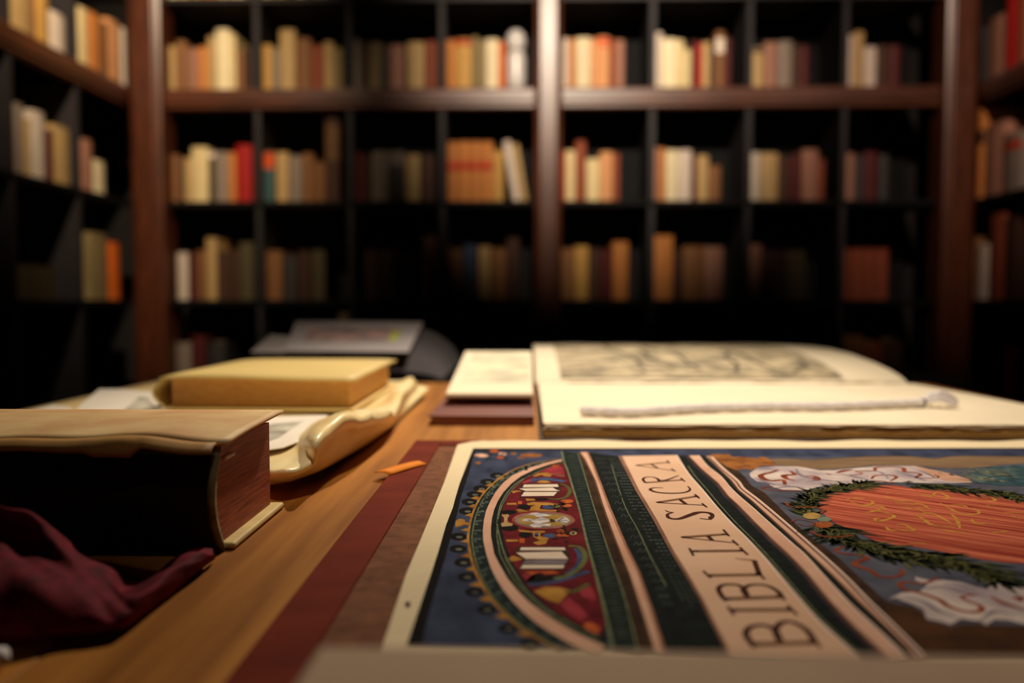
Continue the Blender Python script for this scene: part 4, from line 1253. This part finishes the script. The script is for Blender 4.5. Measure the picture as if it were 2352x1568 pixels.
for k in range(14):
    a = -0.5 + 1.6 * hash1(k + 3)
    L_ = 0.022 + 0.012 * hash1(k)
    d_ = Vector((math.cos(a), math.sin(a), 0))
    p0 = end + Vector((0.001, 0, 0))
    p2 = p0 + d_ * L_
    lift = 0.007 * hash1(k + 20)
    p2.z = TT + near_h(min(p2.y, GUT)) + 0.0022 + lift * 0.5
    p1_ = (p0 + p2) / 2 + Vector((0, 0, 0.003 + lift))
    MB().tube(catmull([p0, p1_, p2], 4), [0.0016] * 8 + [0.0006], 6).build('tassel_strand', M_cord, snake, smooth=True)

# ================================================================== RED FOLDER with a printed booklet
M_redl = mat('red_leather_folder', (118, 48, 32), 0.5, 0.35, 30, 0.15, spec=0.4)
RX0, RX1 = G(985, 977, 0).x, 0.006
ry0 = G(1100, 977, 0).y
fold = empty('leather_folder', ((RX0 + RX1) / 2, 0.9, TT), 'flat red-brown leather folder beside the open folio', 'folder')
MB().box(RX0, RX1, ry0, 1.06, TT + 0.0004, TT + 0.0034).build('lower_board', M_redl, fold, bevel=0.0006)
MB().box(RX0 + 0.002, RX1 - 0.003, ry0 + 0.002, 1.057, TT + 0.0035, TT + 0.0064).build('leaves', M_leafe, fold)
MB().box(RX0, RX1, ry0, 1.06, TT + 0.0065, TT + 0.0088).build('upper_board', M_redl, fold, bevel=0.0006)
bk = empty('printed_booklet', (-0.04, 0.95, TT + 0.0089), 'small cream booklet with a faint printed picture propped on the red folder', 'booklet')
bx0, bx1 = -0.079, 0.006
by0, by1 = 0.795, 1.05
bz0, bz1 = 0.0205, 0.0455


def slant(z_add, x0, x1, t0=0.0, t1=1.0):
    y0, y1 = by0 + (by1 - by0) * t0, by0 + (by1 - by0) * t1
    z0, z1 = TT + bz0 + (bz1 - bz0) * t0 + z_add, TT + bz0 + (bz1 - bz0) * t1 + z_add
    return [(x0, y0, z0), (x1, y0, z0), (x1, y1, z1), (x0, y1, z1)]


def slab(lo, hi, name, m, x0, x1, t0=0, t1=1, par=None):
    a, b_ = slant(lo, x0, x1, t0, t1), slant(hi, x0, x1, t0, t1)
    return MB().add(a + b_, [(0, 3, 2, 1), (4, 5, 6, 7), (0, 1, 5, 4), (1, 2, 6, 5), (2, 3, 7, 6), (3, 0, 4, 7)]).build(name, m, par or bk, bevel=0.0005)


slab(-0.0050, -0.0032, 'lower_cover', mat('tan_booklet_cover', (150, 92, 44), 0.6, 0.3, 30), bx0 - 0.001, bx1)
slab(-0.0031, 0.0, 'leaves', M_leaf, bx0, bx1 - 0.001)
slab(0.00005, 0.0004, 'printed_picture', mat('faint_print', (238, 224, 190), 0.8, 0.3, 22, 0, col2=(176, 172, 150), ramp=(0.32, 0.6), detail=6), bx0 + 0.012, bx1 - 0.004, 0.22, 0.95)
# the prop under the booklet
MB().add([(bx0 + 0.012, by0 + 0.09, TT + 0.0089), (bx1 - 0.004, by0 + 0.09, TT + 0.0089), (bx1 - 0.004, by1 - 0.012, TT + 0.0089), (bx0 + 0.012, by1 - 0.012, TT + 0.0089),
          (bx0 + 0.012, by0 + 0.09, TT + bz0 + 0.0085 - 0.0056), (bx1 - 0.004, by0 + 0.09, TT + bz0 + 0.0085 - 0.0056), (bx1 - 0.004, by1 - 0.012, TT + bz1 - 0.0066), (bx0 + 0.012, by1 - 0.012, TT + bz1 - 0.0066)],
         [(0, 3, 2, 1), (4, 5, 6, 7), (0, 1, 5, 4), (1, 2, 6, 5), (2, 3, 7, 6), (3, 0, 4, 7)]).build('prop', M_black, bk)

# ================================================================== LIMP PARCHMENT WRAPPER on the left
M_vel = mat('golden_parchment', (255, 238, 184), 0.34, 0.22, 14, 0.25, col2=(244, 206, 138), spec=0.6)
E = [G(590, 1114, 0.005), G(650, 1104, 0.006), G(700, 1090, 0.007), G(745, 1072, 0.007), G(800, 1042, 0.005), G(850, 1012, 0.0035), G(900, 975, 0.0030), G(945, 932, 0.004), G(985, 893, 0.008)]
R_ = [G(590, 1080, 0.013), G(650, 1086, 0.016), G(718, 1062, 0.019), G(728, 1018, 0.030), G(778, 972, 0.035), G(840, 962, 0.031), G(905, 950, 0.019), G(925, 905, 0.021), G(955, 873, 0.021)]
R2 = [G(580, 1066, 0.013), G(640, 1070, 0.016), G(700, 1046, 0.020), G(712, 1004, 0.030), G(765, 958, 0.034), G(838, 944, 0.030), G(893, 935, 0.020), G(912, 890, 0.021), G(940, 868, 0.020)]
V_ = [G(545, 1052, 0.013), G(600, 1050, 0.0135), G(650, 1030, 0.0135), G(682, 1000, 0.016), G(725, 968, 0.0145), G(790, 955, 0.0082), G(850, 930, 0.0078), G(882, 900, 0.0078), G(918, 876, 0.0084)]
V2 = [Vector((-0.20, p.y + 0.005, TT + 0.0084)) for p in V_]
V3 = [Vector((-0.33, p.y + 0.01, TT + 0.0084)) for p in V_]
L_ = [Vector((-0.465, p.y + 0.01, TT + 0.0085)) for p in V_]
cols = [catmull(c, 8) for c in (E, [(a * 0.45 + b_ * 0.55) + Vector((-0.003, 0.004, -0.002)) for a, b_ in zip(E, R_)], R_, R2, V_, V2, V3, L_)]
n = len(cols[0])
rows = []
for i in range(n):
    cr = catmull([c[i] for c in cols], 6)
    row = []
    for j, p in enumerate(cr):
        k = max(0.0, min(1.0, (p.x + 0.144) / 0.012)) * min(1.0, j / 5)
        nz = mnoise.noise(Vector((p.x * 70, p.y * 32, 3.0))) * 0.0042 + mnoise.noise(Vector((p.x * 150, p.y * 90, 9.0))) * 0.0016
        row.append((p.x + 0.4 * k * nz, p.y, max(p.z + k * nz, TT + 0.0022)))
    rows.append(row)
wrap = empty('parchment_wrapper', (-0.3, 0.75, TT))
MB().grid(rows).build('cover', M_vel, wrap, smooth=True, solid=0.0012)
tag(wrap, 'crumpled golden parchment wrapper spread under the cream book', 'wrapper')
# the thin gatherings inside the limp wrapper
MB().box(-0.455, -0.19, 0.56, 1.02, TT + 0.0004, TT + 0.003).build('inner_leaves', M_leafe, wrap)
MB().box(-0.457, -0.188, 0.558, 1.022, TT + 0.0031, TT + 0.0062).build('inner_leaves', M_leaf, wrap)

# printed sheets on the wrapper
M_sheet = mat('white_printed_sheet', (236, 226, 210), 0.75, 0.1, 30, 0.04)
M_sprint = mat('grey_sheet_print', (206, 198, 180), 0.8, 0.3, 40, 0, col2=(142, 136, 122), detail=6, ramp=(0.35, 0.62))


def loose_sheet(pts, h, label, prints, th=0.0006):
    """pts: outline in pixels on the plane h above the table"""
    P = [G(p[0], p[1], h) for p in pts]
    c = sum(P, Vector()) / len(P)
    e = empty('printed_sheet', (c.x, c.y, TT + h - th), label, 'sheet', 'loose printed sheets on the parchment')
    MB().prism([(p.x, p.y) for p in P], TT + h - th, TT + h).build('paper', M_sheet, e)
    for pr in prints:
        Q = [G(p[0], p[1], h + 0.0001) for p in pr]
        MB().prism([(p.x, p.y) for p in Q], TT + h + 0.00005, TT + h + 0.0001).build('print', M_sprint, e)
    return e


loose_sheet([(420, 962), (752, 953), (742, 968), (692, 1011), (650, 1027), (560, 1040), (330, 1045)], 0.0200, 'white printed sheet beside the cream book on the crumpled parchment',
            [[(520, 985), (700, 965), (640, 1005), (600, 1020), (480, 1020)]])
loose_sheet([(-70, 990), (0, 964), (60, 944), (122, 929), (160, 934), (190, 960), (120, 1000)], 0.0135, 'white sheet at the left table edge behind the dark thick book', [[(20, 975), (110, 945), (150, 950), (90, 985)]])
loose_sheet([(150, 965), (190, 925), (228, 893), (280, 893), (345, 899), (390, 952), (300, 985), (180, 990)], 0.0150, 'white printed sheet left of the cream vellum book', [[(270, 955), (320, 910), (340, 912), (372, 950)]])

# ================================================================== CREAM VELLUM BOOK
M_vbook = mat('cream_vellum', (222, 194, 122), 0.5, 0.15, 14, 0.08, spec=0.4)
M_vedge = mat('old_page_edges', (230, 182, 118), 0.85, 0.35, 90, 0.15, col2=(190, 138, 82), stretch=(1, 1, 22))
vb = empty('vellum_book', (-0.236, 0.84, TT + 0.0205), 'thick cream vellum-bound book lying closed on the parchment', 'book')
VX0, VX1, VY0, VY1 = -0.322, -0.153, 0.722, 0.946
vz0, vz1 = TT + 0.0122, TT + 0.0440
MB().box(VX0, VX1, VY0, VY1, vz0, vz0 + 0.0022).build('lower_cover', M_vbook, vb, bevel=0.0008)
MB().box(VX0 + 0.004, VX1 - 0.006, VY0 + 0.009, VY1 - 0.006, vz0 + 0.0024, vz1 - 0.0030).build('page_block', M_vedge, vb)
# upper cover: slightly cockled, with turned-over front and fore edge
rows = []
for i in range(13):
    v = i / 12
    row = []
    for j in range(19):
        u = j / 18
        z = vz1 + 0.0012 * math.sin(u * 5 + 0.6) * (1 - v) - 0.0012 * (abs(2 * u - 1) ** 8) - 0.0010 * (abs(2 * v - 1) ** 8)
        row.append((VX0 - 0.002 + (VX1 - VX0 + 0.004) * u, VY0 - 0.003 + (VY1 - VY0 + 0.005) * v, z))
    rows.append(row)
MB().grid(rows).build('upper_cover', M_vbook, vb, smooth=True, solid=0.0026)
sp_pts = []
prof = [(VX0 - 0.001 - 0.010 * math.sin(math.pi * k / 8), vz0 + 0.0024 + (vz1 - 0.003 - vz0 - 0.0024) * k / 8) for k in range(9)]
rows = [[(p[0], VY0 + 0.002, p[1]) for p in prof], [(p[0], VY1 - 0.002, p[1]) for p in prof]]
MB().grid(rows).build('spine', M_vbook, vb, smooth=True, solid=0.001)

# ================================================================== DARK THICK BOOK in the left foreground
M_dk = mat('black_brown_leather', (34, 24, 18), 0.7, 0.4, 40, 0.2, spec=0.15)
M_redge = mat('red_stained_page_edges', (186, 92, 58), 0.6, 0.5, 40, 0.2, col2=(114, 48, 28), stretch=(1, 1.2, 26), detail=6)
M_marb = mat('worn_decorated_cover', (238, 206, 148), 0.6, 0.3, 26, 0.1, col2=(206, 150, 96), spec=0.35, detail=6)
M_cove = mat('cream_board_edge', (214, 186, 122), 0.6, 0.2, 60, 0.1)
DX1 = -0.1325
DX0 = -0.30
DY0, DY1 = 0.356, 0.430
dz1 = TT + 0.0500
db = empty('thick_book', (-0.21, 0.393, TT), 'small thick dark book with red-stained page edges and a worn pale top cover', 'book')
MB().box(DX0, DX1 + 0.0035, DY0 + 0.0015, DY1 + 0.002, TT + 0.0004, TT + 0.0034).build('lower_cover', M_cove, db, bevel=0.0012)
# text block with rounded back
arc = [(DY0 + 0.004 - 0.010 * math.sin(math.pi * k / 10), TT + 0.0035 + (dz1 - 0.0035 - TT - 0.0035) * k / 10) for k in range(11)]
poly_ = arc + [(DY1 - 0.003, dz1 - 0.0035), (DY1 - 0.003, TT + 0.0035)]
nP = len(poly_)
tri = tessellate_polygon([[Vector((p[0], p[1], 0)) for p in poly_]])
b = MB()
vs = [(DX0 + 0.004, p[0], p[1]) for p in poly_] + [(DX1 - 0.0025, p[0], p[1]) for p in poly_]
fs = [tuple(i + nP for i in t) for t in tri] + [tuple(reversed(t)) for t in tri] + [(i, i + nP, (i + 1) % nP + nP, (i + 1) % nP) for i in range(nP)]
b.add(vs, fs)
b.build('page_block', M_redge, db)
# spine leather, its pale worn end
arc2 = [(DY0 - 0.001 - 0.0105 * math.sin(math.pi * k / 12), TT + 0.0006 + (dz1 - TT - 0.0012) * k / 12) for k in range(13)]
rows = [[(xx, p[0], p[1]) for p in arc2] for xx in (DX0, DX1 - 0.0035)]
MB().grid([r[::-1] for r in rows]).build('spine', M_dk, db, smooth=True, solid=0.0016)
arc3 = [(p[0] - 0.0002, p[1]) for p in arc2]
rows = [[(xx, p[0], p[1]) for p in arc3] for xx in (DX1 - 0.0034, DX1 - 0.0002)]
MB().grid([r[::-1] for r in rows]).build('headband', mat('greenish_worn_vellum', (150, 138, 96), 0.7, 0.4, 120, 0.2, col2=(92, 84, 58)), db, smooth=True, solid=0.0022)
MB().box(DX1 - 0.0024, DX1 - 0.0006, DY0 + 0.004, DY0 + 0.016, TT + 0.0395, TT + 0.0412).build('clasp', mat('pale_clasp', (226, 200, 200), 0.4, 0.1, 40), db, bevel=0.0005)
# wavy upper cover with a torn front fold
rows = []
for i in range(11):
    v = i / 10
    row = []
    for j in range(35):
        u = j / 34
        xx = DX0 - 0.002 + (DX1 + 0.0030 - DX0 + 0.002) * u
        yy = DY0 - 0.005 + (DY1 + 0.004 - DY0 + 0.005) * v
        z = dz1 + 0.0022 + 0.0010 * math.sin(u * 11) * (1 - v) - 0.0008 * math.sin(u * 19 + 2) * (1 - v) - 0.0014 * (1 - v) ** 6
        row.append((xx, yy, z))
    rows.append(row)
MB().grid(rows).build('upper_cover', M_marb, db, smooth=True, solid=0.0016)
rows = []
for i in range(5):
    v = i / 4
    row = []
    for j in range(35):
        u = j / 34
        xx = DX0 - 0.002 + (DX1 - 0.001 - DX0 + 0.002) * u
        drop = 0.0052 + 0.0014 * math.sin(u * 9) + (0.0018 if 0.68 < u < 0.80 else 0) - (0.0028 if u > 0.8 else 0)
        z0 = dz1 + 0.0002 + 0.0010 * math.sin(u * 11) - 0.0008 * math.sin(u * 19 + 2)
        row.append((xx, DY0 - 0.0125 + 0.0060 * (1 - v) ** 2 * 0 + 0.0065 * (1 - v) ** 2, z0 - drop * v))
    rows.append(row)
MB().grid(rows).build('turned_edge', mat('brown_parchment_edge', (190, 142, 78), 0.6, 0.3, 40, 0.1), db, smooth=True, solid=0.0009)

# ================================================================== BURGUNDY CLOTH
M_burg = mat('burgundy_velvet', (122, 20, 38), 0.8, 0.4, 160, 0.5, col2=(66, 8, 18), stretch=(1, 0.35, 1), spec=0.12)
Fh = [G(-90, 1484, 0.0008), G(0, 1479, 0.0008), G(110, 1472, 0.0008), G(215, 1461, 0.0008), G(285, 1445, 0.0008), G(335, 1410, 0.0008), G(410, 1352, 0.0008), G(468, 1303, 0.0008), G(494, 1284, 0.0010)]
F2 = [G(-90, 1440, 0.008), G(0, 1440, 0.008), G(110, 1438, 0.007), G(215, 1432, 0.006), G(278, 1424, 0.006), G(325, 1395, 0.006), G(402, 1335, 0.006), G(462, 1292, 0.006), G(493, 1277, 0.004)]
Mh = [G(-90, 1310, 0.024), G(0, 1315, 0.022), G(110, 1335, 0.018), G(205, 1365, 0.012), G(268, 1388, 0.0085), G(318, 1372, 0.0100), G(398, 1310, 0.0100), G(455, 1276, 0.009), G(490, 1268, 0.006)]
Mv = [G(-90, 1235, 0.026), G(0, 1240, 0.024), G(60, 1272, 0.018), G(160, 1300, 0.0155), G(262, 1362, 0.0075), G(308, 1362, 0.0085), G(385, 1305, 0.0085), G(440, 1268, 0.0085), G(487, 1262, 0.0058)]
Rd = [G(-90, 1140, 0.040), G(0, 1158, 0.036), G(95, 1190, 0.029), G(150, 1252, 0.019), G(255, 1318, 0.009), G(292, 1356, 0.0045), G(372, 1305, 0.0060), G(428, 1265, 0.0068), G(484, 1261, 0.0050)]
Bk = [Vector((p.x, max(p.y + 0.004, min(p.y + 0.030, 0.3435)), TT + 0.0012)) for p in Rd]  # back hem drawn out as a dark stand-in for the thick book's shadow
cols = [catmull(c, 10) for c in (Fh, F2, Mh, Mv, Rd, Bk)]
rows = []
for i in range(len(cols[0])):
    cr = catmull([c[i] for c in cols], 8)
    rows.append([(p.x, p.y, max(TT + 0.0008, p.z + 0.0006 * math.sin(i * 0.55 + j * 0.35) * min(1, j / 8))) for j, p in enumerate(cr)])
cloth = MB().grid(rows).build('velvet_cloth', M_burg, None, smooth=True)
tag(cloth, 'rumpled burgundy velvet cloth lying in front of the thick dark book', 'cloth')

# ---- tasselled end of a white cord at the left edge
tz = 0.004
tc_ = empty('cord_tassel', G(0, 1518, 0), 'frayed white cord end at the bottom left corner of the table', 'cord')
pA = [G(-120, 1500, tz), G(-60, 1508, tz), G(-12, 1508, tz)]
MB().tube(catmull(pA, 6), 0.0032, 10).build('cord', M_cord, tc_, smooth=True)
for k in range(7):
    p2 = G(14 + 8 * hash1(k), 1496 + 26 * hash1(k + 5), 0.0022 + 0.003 * hash1(k + 9))
    MB().tube(catmull([pA[-1], (pA[-1] + p2) / 2 + Vector((0, 0, 0.0012)), p2], 3), [0.0012] * 6 + [0.0005], 6).build('tassel_strand', M_cord, tc_, smooth=True)

# ---- orange paper marker lying over the board's border
o1, o2 = G(878, 1082, PADH + 0.002), G(962, 1058, PADH + 0.002)
d_ = (o2 - o1).normalized()
nn = Vector((-d_.y, d_.x, 0)) * 0.0062
rows = []
for k in range(9):
    t = k / 8
    p = o1 + (o2 - o1) * t
    z = TT + PADH + 0.0008 + 0.0004 * math.sin(t * math.pi)
    rows.append([(p.x - nn.x, p.y - nn.y, z), (p.x, p.y, z + 0.0012), (p.x + nn.x, p.y + nn.y, z)])
mk = MB().grid([r[::-1] for r in rows]).build('paper_marker', mat('orange_marker_paper', (242, 142, 40), 0.7, 0.2, 60, spec=0.1), None, smooth=True, solid=0.0005)
tag(mk, 'small orange paper marker lying on the leather border of the board', 'marker')

# ================================================================== GREY CUSHION with a print on the far table
M_cush = mat('charcoal_book_cushion', (66, 60, 64), 0.95, 0.25, 60, 0.2, sheen=0.2)
cu = []
CX0, CX1, CY0, CY1 = -0.40, -0.120, 1.15, 1.50
for i in range(15):
    v = i / 14
    row = []
    for j in range(21):
        u = j / 20
        e_ = min(1.0, 6 * min(u, 1 - u)) * 0.5 + min(1.0, 3.5 * min(u, 1 - u)) * 0.5
        e2_ = min(1.0, 9 * min(v, 1 - v) + 0.15)
        z = TT + 0.0006 + (0.028 + 0.040 * v) * max(0, e_) ** 0.5 * e2_ ** 0.5
        row.append((CX0 + (CX1 - CX0) * u, CY0 + (CY1 - CY0) * v, z))
    cu.append(row)
b = MB().grid(cu)
base = [[(p[0], p[1], TT + 0.0005) for p in r][::-1] for r in cu]
b.grid(base)
cush = b.build('book_cushion', M_cush, None, smooth=True)
tag(cush, 'charcoal grey book cushion on the black table behind the cream book', 'cushion')
s1, s2, s3, s4 = atY(575, 806, 1.14), atY(938, 809, 1.14), atY(972, 741, 1.47), atY(680, 738, 1.47)


def quad_sheet(name, Q, m, par=None, th=0.0008, lift=0.0):
    up = (Q[1] - Q[0]).cross(Q[3] - Q[0]).normalized()
    a = [q_ + up * lift for q_ in Q]
    bq = [q_ + up * (lift + th) for q_ in Q]
    return MB().add(a + bq, [(0, 3, 2, 1), (4, 5, 6, 7), (0, 1, 5, 4), (1, 2, 6, 5), (2, 3, 7, 6), (3, 0, 4, 7)]).build(name, m, par)


def mixq(Q, u, v):
    return (Q[0] * (1 - u) + Q[1] * u) * (1 - v) + (Q[3] * (1 - u) + Q[2] * u) * v


Q1 = [s1 + (s2 - s1) * 0.22, s2, s3, s4]
cp = empty('coloured_print', (-0.27, 1.3, TT + 0.07), 'pale print with a small coloured picture propped on the grey cushion', 'print')
quad_sheet('paper', Q1, mat('cool_white_paper', (158, 150, 150), 0.8, 0.08, 20), cp)
sub = [mixq(Q1, .12, .28), mixq(Q1, .85, .28), mixq(Q1, .85, .75), mixq(Q1, .12, .75)]
quad_sheet('picture', sub, mat('coloured_picture', (176, 140, 128), 0.8, 0.4, 26, 0, col2=(96, 92, 104), ramp=(0.35, 0.6)), cp, 0.0003, 0.0009)
sub = [mixq(Q1, .80, .28), mixq(Q1, .86, .28), mixq(Q1, .86, .62), mixq(Q1, .80, .62)]
quad_sheet('green_patch', sub, mat('yellow_green_patch', (170, 178, 70), 0.8, 0.2, 30), cp, 0.0003, 0.0013)
Q2 = [s1, s1 + (s2 - s1) * 0.45, s1 + (s2 - s1) * 0.45 + (s4 - s1) * 0.35, atY(622, 766, 1.34)]
pl = empty('plain_sheet', (-0.36, 1.2, TT + 0.05), 'plain pale sheet sticking out left from under the coloured print', 'sheet')
quad_sheet('paper', Q2, mat('dull_white_paper', (152, 144, 140), 0.8, 0.1, 20), pl, 0.0008, -0.0022)
